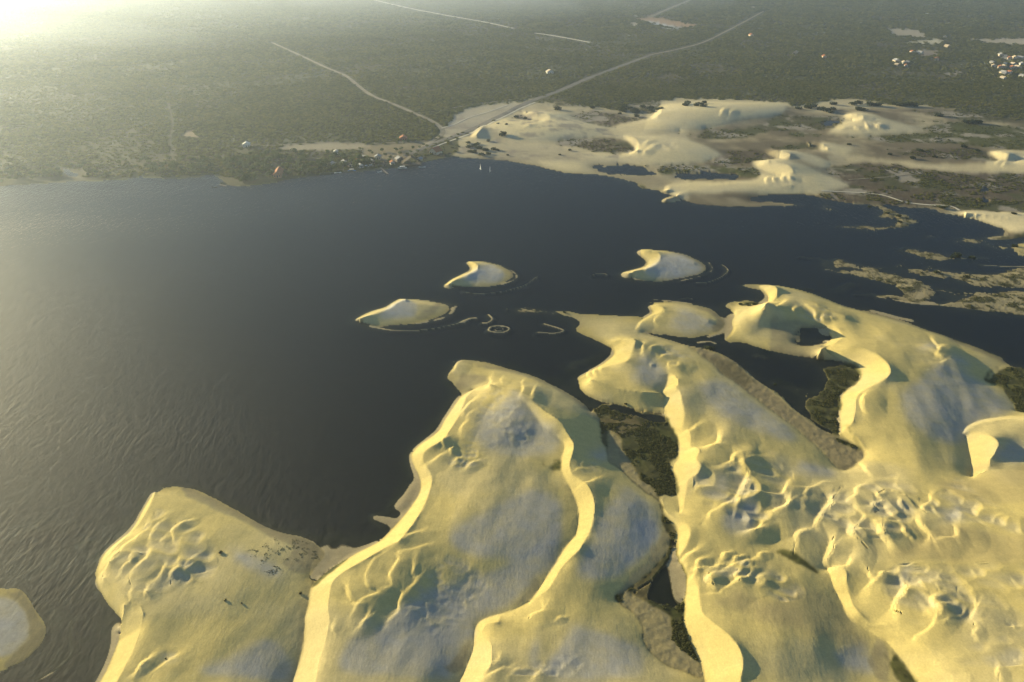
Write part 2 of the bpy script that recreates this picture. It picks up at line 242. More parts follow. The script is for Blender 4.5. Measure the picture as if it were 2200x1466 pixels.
for cs, fs, hf, q in slips:
    n = 700; cap = {'R': 5.0, 'S': 5.0, 'I': 2.4, 'J': 2.8, 'P': 2.0}.get(cs[0], 12.0)
    C = resample(catmull(px(cs), 1.0), n); F = resample(catmull(px(fs), 1.0), n)
    hf = np.interp(np.linspace(0, 1, n), np.linspace(0, 1, len(hf)), hf) if isinstance(hf, tuple) else np.full(n, hf)
    fx, fy = unproj(F[:, 0], F[:, 1], hf); hc = hf + 4.0
    for it in range(12):
        cx, cyy = unproj(C[:, 0], C[:, 1], hc)
        # width measured to the nearest point of the foot line
        d = np.sqrt(((cx[::7, None] - fx[None, ::5]) ** 2 + (cyy[::7, None] - fy[None, ::5]) ** 2).min(1))
        d = np.interp(np.arange(n), np.arange(n)[::7], d)
        hc = .5 * hc + .5 * (hf + np.minimum(d * TAN * q, cap))
    if cs[0] in 'RSP': tt = np.linspace(0, 1, n); hc = hf + (hc - hf) * np.clip(np.minimum(tt, 1 - tt) / .3, 0, 1) ** .7
    k = np.ones(25) / 25; hc = np.convolve(np.r_[np.full(12, hc[0]), hc, np.full(12, hc[-1])], k, 'valid')
    cx, cyy = unproj(C[:, 0], C[:, 1], hc)
    s = np.linspace(0, 1, 90)[:, None]
    scatter(cx * s + fx * (1 - s), cyy * s + fy * (1 - s), hc * s + hf * (1 - s))
HOL = np.zeros(UU.shape)
hit = cnt > 0; Hc[hit] = acc[hit] / cnt[hit]; slip_mask = hit.copy()
line_hit = np.zeros(UU.shape, bool)
for s, a, b in lines:
    P = resample(catmull(px(s), 1.0), 900); z = np.linspace(a, b, 900); x, y = unproj(P[:, 0], P[:, 1], z)
    r, c = gidx(x, y); k = ~slip_mask[r, c]; Hc[r[k], c[k]] = z[k]

shore = land & ~(np.roll(land, 1, 0) & np.roll(land, -1, 0) & np.roll(land, 1, 1) & np.roll(land, -1, 1))
Hc[~land & slip_mask] = np.nan
Hc[shore & ~slip_mask] = 0.0
ksc = np.zeros(UU.shape); h0 = np.zeros(UU.shape); src = np.zeros(UU.shape)
ksc[~land] = 1 / 13.0; h0[~land] = -2.6
pl = land & (owner == 'plain'); ksc[pl] = 1 / 14.; h0[pl] = 1.1
ksc[farsand] = 1 / 14.; h0[farsand] = .9
fdm = np.zeros(UU.shape, bool)
for p in fardunes.values(): fdm |= pip(closed(px(p)))
fdm &= farsand; ksc[fdm] = 0
sandy = land & (owner != 'plain'); src[sandy] = .0042; src[farsand] = .0; src[fdm] = .0034
for k in islets:
    m = owner == k; ksc[m] = 1 / 4.0; h0[m] = .45; src[m] = 0
flat_mask = np.zeros(UU.shape, bool); farflat = np.zeros(UU.shape, bool)
for p, z in flats:
    m = pip(p) & land & ~slip_mask & ~shore
    if z in (.1, .3, .25, .4): flat_mask |= m; Hc[m] = z
    else: ksc[m] = 1 / 5.; h0[m] = z; src[m] = 0
for p in far_flats:
    m = wpip(p) & land & ~slip_mask & ~shore; farflat |= m; Hc[m] = .55

# ---- screened Poisson relaxation on the grid, coarse to fine
def solve(Hc, ksc, h0, src, X, Y):
    H = None
    for st in (16, 8, 4, 2, 1):
        x = X[::st, ::st]; y = Y[::st, ::st]; hc = Hc[::st, ::st].copy()
        if st > 1:   # keep thin constraint lines on the coarse levels
            best = hc.copy()
            R, Cc = hc.shape
            for i in range(0, st, max(1, st // 4)):
                for j in range(0, st, max(1, st // 4)):
                    t = Hc[i::st, j::st]; a = np.full(hc.shape, np.nan); a[:t.shape[0], :t.shape[1]] = t
                    best = np.fmax(best, a)
            hc = best
        k2 = ksc[::st, ::st] ** 2; g0 = h0[::st, ::st]; s = src[::st, ::st]
        fixed = ~np.isnan(hc)
        if H is None: H = np.where(fixed, hc, g0)
        else:
            R, Cc = hc.shape; H = np.repeat(np.repeat(H, 2, 0), 2, 1)[:R, :Cc]
            if H.shape != hc.shape: H = np.pad(H, ((0, R - H.shape[0]), (0, Cc - H.shape[1])), 'edge')
        H = np.where(fixed, hc, H)
        dX = np.abs(np.diff(x, axis=1)); dY = np.abs(np.diff(y, axis=0))
        dXc = np.pad(dX, ((0, 0), (0, 1)), 'edge'); dYc = np.pad(dY, ((0, 1), (0, 0)), 'edge')
        wE = np.pad(.5 * (dYc[:, :-1] + dYc[:, 1:]) / dX, ((0, 0), (1, 1))); wN = np.pad(.5 * (dXc[:-1] + dXc[1:]) / dY, ((1, 1), (0, 0)))
        A = dXc * dYc; den = wE[:, :-1] + wE[:, 1:] + wN[:-1] + wN[1:] + k2 * A; rhs = A * (k2 * g0 + s)
        rr, cc = np.indices(H.shape); col = (rr + cc) & 1; om = 1.8
        m0 = (~fixed) & (col == 0); m1 = (~fixed) & (col == 1)
        for it in range({16: 250, 8: 200, 4: 120, 2: 70, 1: 45}[st]):
            for m in (m0, m1):
                P = np.pad(H, 1, 'edge')
                N = (wE[:, :-1] * P[1:-1, :-2] + wE[:, 1:] * P[1:-1, 2:] + wN[:-1] * P[:-2, 1:-1] + wN[1:] * P[2:, 1:-1] + rhs) / den
                H = np.where(m, H + om * (N - H), H)
    return H
H = solve(Hc, ksc, h0, src, GX, GY)
print('solved', time.time() - T0)
def sample(X, Y):
    u, v = proj0(np.asarray(X, float), np.asarray(Y, float))
    c = np.clip(np.interp(u, ru, np.arange(NC)), 0, NC - 1.001); r = np.clip(np.interp(v, rv, np.arange(NR)), 0, NR - 1.001)
    c0 = c.astype(int); r0 = r.astype(int); fc = c - c0; fr = r - r0
    return (H[r0, c0] * (1 - fc) + H[r0, c0 + 1] * fc) * (1 - fr) + (H[r0 + 1, c0] * (1 - fc) + H[r0 + 1, c0 + 1] * fc) * fr
def ground(u, v):
    """photo point -> ground point on the relief"""
    z = 0.0
    for _ in range(6):
        x, y = unproj(u, v, z); z = sample(x, y)
    return x, y, z

# ---- secondary slip ridges on the dunes
ridges = [
 "A .8 990,305 995,345 940,380 940,410 900,440 840,490 780,530 765,570 720,610 680,660 655,735", "A .6 1130,380 1105,410 1110,450 1120,515", "A .6 970,430 960,480 945,500", "A .4 1045,460 1030,500", "A .8 945,545 950,590 910,630 850,680 830,720 840,765", "A .4 835,570 830,610",
 "A .7 1140,595 1145,650 1105,700 1095,760", "A .5 1050,640 1050,680 1010,715", "A .6 935,790 940,850", "A .6 835,800 840,880", "A .7 950,1230 900,1290 860,1320", "A .5 1110,1220 1000,1310 950,1335", "A .4 820,615 760,690", "A .4 1210,350 1130,385", "A .35 1030,360 960,430", "A .4 1215,600 1180,650",
 "L .8 840,370 800,420 700,490 660,560 640,620 660,690 735,735 640,780 580,830 540,900 490,975", "L .9 870,440 885,490 850,550 820,610 830,680 740,710", "L .8 830,680 910,730 890,800 880,870 820,930 780,980", "L .7 995,470 1000,530 990,610", "L .6 900,330 1000,290 1040,270", "L .6 870,430 970,415 1060,390 1110,370", "L 1.2 490,690 520,740 540,810", "L .7 480,800 540,825 600,820 650,790", "L .6 655,890 650,930 590,985", "L .5 1060,770 1090,830 1120,870", "L .5 1030,600 1000,670 930,720",
 "L .7 1940,830 1950,870 1870,900 1850,930", "L .7 1610,1210 1620,1240 1570,1250", "L .8 1690,1280 1590,1330 1500,1370", "L .5 2100,910 2050,930", "L .5 400,960 400,1040", "L .5 1790,1290 1700,1330", "L .5 1960,1300 1880,1350",
 "B .8 1345,195 1350,240 1280,280", "B .6 1420,205 1415,235", "B .7 1550,230 1560,290 1540,330", "B .7 1640,260 1625,300 1610,345", "B .8 1235,350 1190,410 1160,450", "B .6 1190,490 1150,550", "B .6 1060,590 1040,640", "B .5 1100,655 1090,690", "B .6 1050,690 1000,730 940,760", "B .5 1150,720 1100,760", "B .5 1260,740 1200,775", "B .6 1130,115 1130,150 1100,170", "B .5 1920,900 1990,880 2040,850", "B .4 1890,800 1950,790", "B .5 1230,420 1190,470",
 "C .8 850,450 855,500 840,560", "C .5 925,620 915,640", "C .6 1070,600 1060,660", "C .7 1150,600 1145,640 1080,640", "C .5 960,240 945,290", "C .6 870,250 820,310 790,340", "C .6 1310,1120 1270,1170 1200,1190", "C .5 900,500 950,470 1010,460", "C .5 400,690 395,740", "C .5 450,670 445,720", "C .5 500,650 500,700", "C .5 1000,560 1060,540",
 "M 1.6 1480,30 1500,100 1460,150 1380,165 1270,168", "M .9 1640,190 1610,240 1600,280 1510,300", "M 1.3 1830,150 1810,210 1700,260 1690,300 1730,360 1710,470 1660,540 1600,600 1500,660 1420,700 1390,750 1340,800", "M .6 1170,720 1280,740 1380,745", "M .9 2060,430 2040,500 1990,545 1860,530 1730,500", "M 1.4 2060,590 2070,620 2030,650 1940,670", "M .8 1830,790 1820,830 1740,840", "M .7 1300,990 1270,1040 1180,1080", "M .6 1370,1060 1310,1110 1290,1140", "M .7 1480,1110 1450,1150 1340,1150", "M .6 1310,1150 1280,1190", "M .6 1690,1100 1600,1140 1500,1170", "M .7 1780,1140 1730,1230 1660,1250 1590,1290 1520,1340 1480,1370 1370,1370", "M 1.2 1410,1200 1400,1260 1440,1300", "M .6 1640,1170 1630,1220 1660,1250", "M .5 1750,1080 1660,1120", "M .5 1500,1120 1470,1140", "M .5 1430,1190 1560,1180 1640,1200", "M .4 1850,1200 1800,1250", "M .5 1860,1020 1800,1050", "M .5 1560,1020 1500,1060", "M .5 1660,1050 1600,1090",
 "H .8 800,120 760,170 750,210 690,235", "H 1.3 650,150 620,200 590,240 600,260 540,310 510,370 460,420 380,460 350,500 330,600", "H .9 300,90 280,150 250,195 130,178 20,155", "H 1.4 270,200 300,240 270,280 190,300", "H .9 960,160 900,210 930,250 870,270 900,310 880,330", "H .7 990,170 1060,190 1100,215", "H .9 1040,235 1075,300", "H 1.2 730,260 780,310 815,350 770,400 730,450 750,500 820,570", "H .9 940,270 1000,330 1050,380 940,385", "H 1.4 900,410 930,450 960,540", "H .7 720,450 780,430 900,430", "H 1. 1060,420 1110,490", "H 1. 1150,340 1200,410 1255,470 1240,495", "H .8 1255,190 1255,250 1200,290 1230,330", "H .8 1410,390 1440,460 1420,490 1310,490", "H 1.2 610,480 590,520 600,560 560,640 545,700", "H 1. 730,590 720,650 690,690 560,710", "H .9 830,690 850,750 880,780 840,820 790,860", "H 1.6 1050,760 1105,800 1080,870 1030,930 1005,980 1060,1020", "H 1.2 1280,790 1310,850 1275,920 1285,990 1275,1080 1210,1140 1140,1170", "H .9 1550,930 1570,970 1540,1020 1550,1080", "H .7 1555,1110 1550,1170", "H .6 1410,920 1380,935 1300,935", "H .5 1440,820 1450,870 1530,880", "H .5 1830,1070 1820,1090", "H .6 960,720 900,745", "H .5 1660,1045 1560,1050", "H .5 1700,1380 1720,1440", "H .5 1500,1430 1510,1466", "H .5 1350,1040 1360,1065 1300,1070", "H .6 640,120 540,110 460,145 310,135", "H .5 440,140 400,200", "H .8 100,400 90,425 10,435",
 "F .9 440,160 430,190 390,210 380,250 410,280 470,310", "F .7 500,220 490,260", "F .7 570,210 640,260 635,320", "F .6 690,280 690,320", "F .5 750,290 755,310", "F .6 540,205 650,215", "F 1.2 1430,430 1490,510 1480,550 1545,580 1500,605 1430,595", "F .8 985,800 970,860 968,940", "F .5 950,1300 980,1320 1000,1360",
 "J .6 660,490 610,560 580,600", "J .6 460,525 440,580 460,610", "I .35 1150,360 1100,400",
 "S .9 150,1340 160,1300", "S .9 210,1335 205,1300", "S .9 270,1325 275,1290", "S .9 330,1325 320,1290", "S .9 740,930 690,945", "S .9 800,930 830,955", "S .9 880,890 900,950", "S .9 940,905 990,945", "S .9 1000,905 960,930", "R 1. 1860,840 1900,790", "R .9 1300,1060 1350,1030", "R .9 1330,1090 1400,1050", "R .9 1300,1120 1340,1090", "R .9 1960,800 1930,840", "S .9 1830,1200 1880,1170", "S .9 1880,1215 1920,1180", "R .8 420,930 490,910", "R .8 560,900 640,890 700,900"]
SAZ = np.array([math.sin(SUN_AZ), math.cos(SUN_AZ)])
def add_ridge(pts, a):
    global H
    x, y, _ = ground(pts[:, 0], pts[:, 1])
    P = catmull(np.c_[x, y], .4); n = max(8, int(np.hypot(*np.diff(P, axis=0).T).sum() / .45)); P = resample(P, min(n, 400))
    T = np.gradient(P, axis=0); T /= np.maximum(1e-6, np.hypot(T[:, 0], T[:, 1]))[:, None]; N = np.c_[-T[:, 1], T[:, 0]]
    wgt = (N @ np.array([-.93, .36])).sum()
    if wgt < 0: N = -N
    a = a * (.15 + .85 * min(1, abs(wgt) / len(P) * 1.35))
    t = np.linspace(0, 1, len(P)); tap = np.clip(np.sin(math.pi * t), 0, 1) ** .75
    L = np.hypot(*np.diff(P, axis=0).T).sum()
    a = min(a, .14 * L); Lg = min(9.5 * a + 3.0, 1.1 * L); reach = Lg + 4 * a + 1
    lo = P.min(0) - reach; hi = P.max(0) + reach
    r0, r1 = np.searchsorted(-yrow, [-hi[1], -lo[1]]); r0 = max(0, r0 - 1); r1 = min(NR, r1 + 1)
    if r1 <= r0: return
    uu = np.concatenate([proj0(np.array([lo[0], hi[0]]), np.array([yy, yy]))[0] for yy in (lo[1], hi[1])])
    c0, c1 = np.searchsorted(ru, [uu.min(), uu.max()])
    X = GX[r0:r1, c0:c1]; Y = GY[r0:r1, c0:c1]; S = X.shape
    if X.size == 0: return
    X = X.ravel(); Y = Y.ravel(); best = np.full(X.size, 1e9); bi = np.zeros(X.size, int)
    for k in range(len(P)):
        d = (X - P[k, 0]) ** 2 + (Y - P[k, 1]) ** 2; m = d < best; best[m] = d[m]; bi[m] = k
    d = np.sqrt(best); side = (X - P[bi, 0]) * N[bi, 0] + (Y - P[bi, 1]) * N[bi, 1]
    al = a * tap[bi] * (.45 + 1.1 * vnoise(P[bi, 0] / 6, P[bi, 1] / 6))
    w = np.maximum(1.55 * al, .8)
    q = (d - w) / (3.2 * a)
    steep = al * np.clip(1 - d / w, 0, 1) - .1 * al * np.where(q > 0, np.minimum(1, q * 3) * np.exp(-q * 1.2), 0)
    gentle = np.zeros(X.size); st_ = max(1, int(round(.9 / max(.05, L / len(P)))))
    vk = a * tap * (.45 + 1.1 * vnoise(P[:, 0] / 6, P[:, 1] / 6))
    for k in list(range(0, len(P), st_)):
        ex = X - P[k, 0]; ey = Y - P[k, 1]; dk = np.sqrt(ex * ex + ey * ey); m = dk < Lg
        if not m.any(): continue
        cs = np.clip(-(ex[m] * N[k, 0] + ey[m] * N[k, 1]) / np.maximum(dk[m], .3) * 1.8 + .1, 0, 1)
        gentle[m] = np.maximum(gentle[m], vk[k] * (1 - (dk[m] / Lg) ** 1.2) * cs)
    H[r0:r1, c0:c1] += np.where(d < w + 3.2 * a, np.where(side > 0, np.maximum(steep, gentle * (d > .3)), np.maximum(gentle, al * np.clip(1 - d / .9, 0, 1))), gentle).reshape(S)
for s in ridges:
    k, a, rest = s.split(' ', 2)
    add_ridge(px(k + ' ' + rest), float(a) * (.66 if k == 'L' else 1.0))
print('ridges', time.time() - T0)

# ---- fields of small ripples / hummocks
lumpy = [("L 1000,500 1250,480 1500,600 1500,800 1250,1050 950,1060 850,950 950,800", .14, 4.2), ("E 1400,160 1750,260 2000,340 2250,480 2300,640 2100,680 1900,600 1800,520 1600,520 1420,540 1400,380", .6, 6.2), ("C 870,450 1000,440 1200,500 1300,640 1150,680 950,640 860,560", .2, 7.), ("M 1500,250 1900,300 2083,420 2000,800 1700,900 1500,740 1300,640 1280,400", .62, 8.5), ("H 1200,120 1420,120 1600,320 1850,480 1888,640 1500,500 1300,520 1150,360", .6, 8.), ("H 1350,780 1888,800 1888,1180 1560,1200 1100,1150 900,900 1000,760", .62, 8.), ("H 420,80 1000,100 1150,330 1000,560 700,560 450,440 300,300", .9, 10.5), ("A 700,420 1000,300 1300,420 1400,700 1200,840 850,860 700,700", .42, 8.), ("B 1150,420 1300,340 1560,360 1660,520 1660,680 1400,720 1150,720", .16, 5.), ("B 940,660 1250,680 1400,760 1250,830 950,800", .28, 4.), ("F 400,150 700,220 800,330 500,330 400,280", .30, 5.), ("B 1880,640 2000,700 2080,820 1950,860 1880,760", .30, 4.5), ("R 1250,1010 1500,1020 1700,1080 1500,1130 1280,1110", .7, 12.), ("S 660,920 850,890 1040,905 1000,950 780,965 660,950", .7, 11.), ("S 0,780 150,790 120,830 0,840", .6, 11.), ("R 1750,770 2046,775 2046,830 1850,840", .7, 11.), ("H 1250,1200 1888,1240 1888,1466 1450,1466 1330,1350", .25, 9.), ("J 900,280 1300,340 1400,480 1200,580 800,600 850,400", .2, 5.), ("A 760,1180 1150,1180 1200,1300 950,1420 760,1400", .2, 5.), ("L 1580,1180 2200,1200 2200,1396 1560,1396", .22, 5.)]
def dishes(X, Y, cell, seed):
    """net of hollows with sharp crests between them, steep towards the west"""
    g = np.random.default_rng(seed); J = g.random((64, 64, 3))
    a = (X * .95 - Y * .31) / cell; b = (X * .31 + Y * .95) / (cell * .8)
    a = a + (fbm(a * .6 + 3, b * .6, 2) - .5) * 1.1; b = b + (fbm(a * .6 + 40, b * .6, 2) - .5) * 1.1
    ia = np.floor(a).astype(int); ib = np.floor(b).astype(int); best = np.full(X.shape, 9.0)
    for i in range(-2, 3):
        for j in range(-1, 2):
            q = J[(ia + i) & 63, (ib + j) & 63]; da = a - (ia + i + q[..., 0]); db = b - (ib + j + q[..., 1])
            da = np.where(da > 0, da * 1.9, da * .62)
            best = np.minimum(best, np.sqrt(da * da + db * db * .9) * (1 + .3 * (q[..., 2] - .5)))
    return np.minimum(best, 1.1)
for s, amp, lam in lumpy:
    p = closed(px(s)); m = pip(p) & land & ~slip_mask
    rr = np.where(m.any(1))[0]; cc = np.where(m.any(0))[0]
    if len(rr) == 0: continue
    r = slice(rr[0], rr[-1] + 1); c = slice(cc[0], cc[-1] + 1)
    mm = m[r, c].astype(float)
    for _ in range(22):   # soften the rim
        q = np.pad(mm, 2, 'edge'); mm = np.minimum(mm, (q[:-4, 2:-2] + q[4:, 2:-2] + q[2:-2, :-4] + q[2:-2, 4:]) / 4)
    X = GX[r, c]; Y = GY[r, c]
    patch = np.clip((fbm(X / lam / 2.6 + 31, Y / lam / 2.6 + 12, 2) - .12) * 2.4, .3, 1.15)
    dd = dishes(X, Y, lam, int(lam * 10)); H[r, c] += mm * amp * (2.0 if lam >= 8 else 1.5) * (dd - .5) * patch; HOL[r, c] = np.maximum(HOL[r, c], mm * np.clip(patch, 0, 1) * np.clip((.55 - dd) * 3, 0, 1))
# ---- submerged bars and arcs in the lagoon
def bar(s, w, z):
    w *= 1.4
    if s[0] in 'IJ': z += .10
    x, y = unproj(*px(s).T); P = resample(catmull(np.c_[x, y], .8), 160)
    lo = P.min(0) - 4 * w; hi = P.max(0) + 4 * w
    r0, r1 = np.searchsorted(-yrow, [-hi[1], -lo[1]]); u0 = proj0(np.array([lo[0]] * 2 + [hi[0]] * 2), np.array([lo[1], hi[1]] * 2))[0]; c0, c1 = np.searchsorted(ru, [u0.min(), u0.max()])
    X = GX[r0:r1, c0:c1]; Y = GY[r0:r1, c0:c1]; best = np.full(X.shape, 1e9)
    for k in range(len(P)): best = np.minimum(best, (X - P[k, 0]) ** 2 + (Y - P[k, 1]) ** 2)
    d = np.sqrt(best) / w * (1 + .6 * (fbm(X / 5, Y / 5, 2) - .5)); h = H[r0:r1, c0:c1]; f = np.exp(-d * d)
    zz = z + .25 * (fbm(X / 6 + 3, Y / 6, 2) - .55)
    H[r0:r1, c0:c1] = np.where(h < zz, h + (zz - h) * f, h)
for s, w, z in [("I 240,855 400,885 550,893 750,880 950,845 1080,812", 1.5, .02), ("I 1090,805 1140,785 1190,780", 2.2, .2), ("I 1080,540 1200,553 1350,545 1500,520 1650,470 1750,400", 1.1, .05), ("I 1310,745 1345,785 1300,820 1255,822", 1.6, .15), ("I 1310,880 1340,855 1410,848 1480,860 1498,880 1450,905 1380,908 1320,895 1310,880", 1.6, .12), ("I 1370,880 1400,868 1440,872 1430,888 1380,892", .9, .05), ("I 1815,830 1900,855 1990,890 1900,915 1760,905", 1.5, .08), ("J 1440,715 1560,715 1700,680 1850,610 1935,530 1900,470 1840,430", 1.1, .08), ("J 1640,400 1690,500 1600,580 1400,640 1200,690", 1.4, -.05), ("J -190,590 -120,570 0,575 20,585", 1.4, .1), ("I 1520,350 1565,395 1540,430 1440,470", 1.8, -.05), ("I 1000,665 980,720 920,765 800,800 600,840", 2.2, -.05), ("C 1500,250 1545,300 1500,360 1400,402", 1.4, .1), ("C 280,660 300,620 400,600 520,580", 3.5, -.12), ("C 950,92 1100,105 1250,125", 1.2, .05), ("C 1180,82 1230,78 1260,85", 1., .05), ("A 465,1010 455,1100 470,1200 400,1280 330,1330 230,1385", 1.4, .02), ("A 100,1300 200,1290 260,1340", 4, -.2), ("A 330,1000 400,1100 380,1250", 6, -.22), ("W 600,970 700,920 720,930 640,975", 2.5, -.1), ("W 750,1012 850,1010 900,1008", 1.6, .05), ("W 1840,760 2000,768 2200,770 2600,765", 2., .1), ("W 1910,530 2020,510 2065,480 2060,455", 3., .1), ("W 280,680 350,692 450,698", 1.4, .05), ("W 940,1030 1200,1080 1400,1100 1560,1105", 1.8, .1), ("W 300,960 340,965 380,968", 1.8, -.05), ("A 560,490 610,510 640,500", 2.5, -.35), ("A 250,390 330,380 420,400", 5., -.5), ("B 780,1035 800,1010 850,930 880,905", 3.2, .25), ("B 620,1108 680,1125 740,1140", 2.6, .2), ("P 690,1190 720,1180 740,1200", 7., .1), ("A 600,1150 640,1080 620,1160", 3, -.3), ("F 240,560 270,555 300,568", 1.6, .06), ("C 1310,450 1400,440 1450,455", 1.6, .1), ("F 400,745 480,775 560,805", 3.5, -.02), ("F 1080,150 1200,160 1350,190 1450,195", 1.8, .1), ("F 1030,245 1150,280 1300,315", 2.5, .1)]:
    bar(s, w, z)
# ---- broad swells of the dune backs
sw = (fbm((GX * .93 - GY * .3) / 26, (GX * .3 + GY * .93) / 60, 3) - .5) * 1.7 + (fbm((GX * .93 - GY * .3) / 11 + 4, (GX * .3 + GY * .93) / 30, 2) - .5) * .7
free = soft(((land & np.char.startswith(owner, 'dune')) & ~slip_mask & ~flat_mask & ~shore), 1)
for _ in range(14):
    q = np.pad(free, 2, 'edge'); free = np.minimum(free, (q[:-4, 2:-2] + q[4:, 2:-2] + q[2:-2, :-4] + q[2:-2, 4:]) / 4)
H += sw * free * np.clip(H / 3, 0, 1)
# ---- gentle roughness
nearw = np.clip(1.6 - GY / 900, .25, 1)
H += np.where(land, (fbm(GX / 14, GY / 14, 4) - .5) * .30 * nearw * np.where(flat_mask | farflat, .8, 1.) * (~slip_mask), (fbm(GX / 20, GY / 20, 3) - .5) * .5 * np.clip(-H / 1.5, 0, 1))
H += np.where(slip_mask, (fbm(GX / 5, GY / 5, 2) - .5) * .16, 0)
scr = flat_mask | farflat | np.isin(owner, list(islets))
H += np.where(scr & land, (fbm(GX / 2.0, GY / 2.0, 3) - .5) * .32, 0)
# near the camera's foot and far away nothing drops under water by chance
plainfar = land & (owner == 'plain') & ~farsand; H = np.where(plainfar & (UU < 980) & (VV < 330), np.maximum(H, .9), H)
print('relief', time.time() - T0)

# ------------------------------------------------------------------ ground colours (surface colours, dune greys partly painted shade)
def mixc(m, c):
    k = np.nonzero(m > 0.001); a = np.clip(m[k], 0, 1)[:, None]
    RGB[k] = RGB[k] * (1 - a) + np.array(c) * a
RGB = np.zeros(UU.shape + (3,)); RGB[:] = (.575, .468, .185)
n1 = fbm(GX / 30, GY / 30, 4); n2 = fbm(GX / 4, GY / 4, 3); n3 = fbm(GX / 1.6, GY / 1.6, 2); n4 = fbm(GX / 70 + 9, GY / 70, 3)
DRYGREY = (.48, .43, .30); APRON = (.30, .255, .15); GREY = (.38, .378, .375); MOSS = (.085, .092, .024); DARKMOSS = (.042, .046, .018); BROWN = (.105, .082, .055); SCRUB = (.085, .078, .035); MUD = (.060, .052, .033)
mixc(np.clip((n1 - .45) * 1.6, 0, .3), DRYGREY)
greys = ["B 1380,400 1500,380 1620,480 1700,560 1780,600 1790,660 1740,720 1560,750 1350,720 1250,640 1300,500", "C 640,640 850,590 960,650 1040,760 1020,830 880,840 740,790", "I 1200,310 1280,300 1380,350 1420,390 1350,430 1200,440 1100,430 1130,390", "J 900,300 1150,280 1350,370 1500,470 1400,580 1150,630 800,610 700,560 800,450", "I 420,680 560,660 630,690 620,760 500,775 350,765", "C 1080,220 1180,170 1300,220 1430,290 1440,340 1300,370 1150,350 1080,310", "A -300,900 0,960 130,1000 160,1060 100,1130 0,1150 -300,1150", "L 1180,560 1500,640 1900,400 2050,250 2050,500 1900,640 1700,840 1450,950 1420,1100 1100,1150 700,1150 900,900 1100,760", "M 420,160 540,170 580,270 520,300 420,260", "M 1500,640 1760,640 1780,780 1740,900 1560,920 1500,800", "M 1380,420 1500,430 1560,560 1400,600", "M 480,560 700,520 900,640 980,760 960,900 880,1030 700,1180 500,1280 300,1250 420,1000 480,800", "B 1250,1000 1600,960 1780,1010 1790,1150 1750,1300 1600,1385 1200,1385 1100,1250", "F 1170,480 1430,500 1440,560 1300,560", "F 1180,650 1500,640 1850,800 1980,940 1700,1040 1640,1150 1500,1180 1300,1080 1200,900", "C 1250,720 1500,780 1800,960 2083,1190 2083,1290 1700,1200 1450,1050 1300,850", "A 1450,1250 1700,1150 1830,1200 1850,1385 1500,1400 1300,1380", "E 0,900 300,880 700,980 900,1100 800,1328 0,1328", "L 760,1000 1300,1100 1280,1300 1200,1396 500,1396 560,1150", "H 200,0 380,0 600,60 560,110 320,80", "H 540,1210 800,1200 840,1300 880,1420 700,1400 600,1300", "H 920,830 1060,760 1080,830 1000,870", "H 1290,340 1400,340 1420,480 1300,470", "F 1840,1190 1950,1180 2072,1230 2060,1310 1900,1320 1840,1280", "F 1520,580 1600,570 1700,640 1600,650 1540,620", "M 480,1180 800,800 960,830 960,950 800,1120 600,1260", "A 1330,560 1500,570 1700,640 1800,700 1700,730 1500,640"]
for s in greys: mixc(soft(wpip(closed(px(s))), 34) * (.36 + .5 * n2), GREY)  # damp grey sand, also painting windward shade into the flanks
TAN = (.40, .325, .16)
for s in ['H 800,560 1300,520 1888,640 1888,780 1300,760 900,690', 'H 0,880 350,860 560,900 800,1150 830,1250 500,1200 0,1080', 'H 1100,60 1888,60 1888,330 1500,330 1250,180', 'E 1420,560 1700,580 2000,700 2250,760 2250,900 1800,780 1500,700']: mixc(soft(wpip(closed(px(s))), 22) * (.4 + .5 * n1), TAN)
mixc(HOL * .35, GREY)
mixc(soft(wpip(closed(px('A -600,840 0,850 120,880 190,980 200,1060 130,1160 0,1220 -600,1250'))), 10) * (.45 + .5 * n2), (.50, .49, .47))
for s in ('I 1180,300 1300,290 1440,350 1440,410 1330,450 1150,455 1080,440 1160,380', 'J 860,250 1150,260 1400,350 1530,470 1420,590 1150,640 780,630 620,560 800,440 890,340', 'I 300,730 430,670 560,630 650,680 640,760 500,790 320,785'): mixc(soft(wpip(closed(px(s))), 7) * (.35 + .5 * n2), (.47, .465, .45))
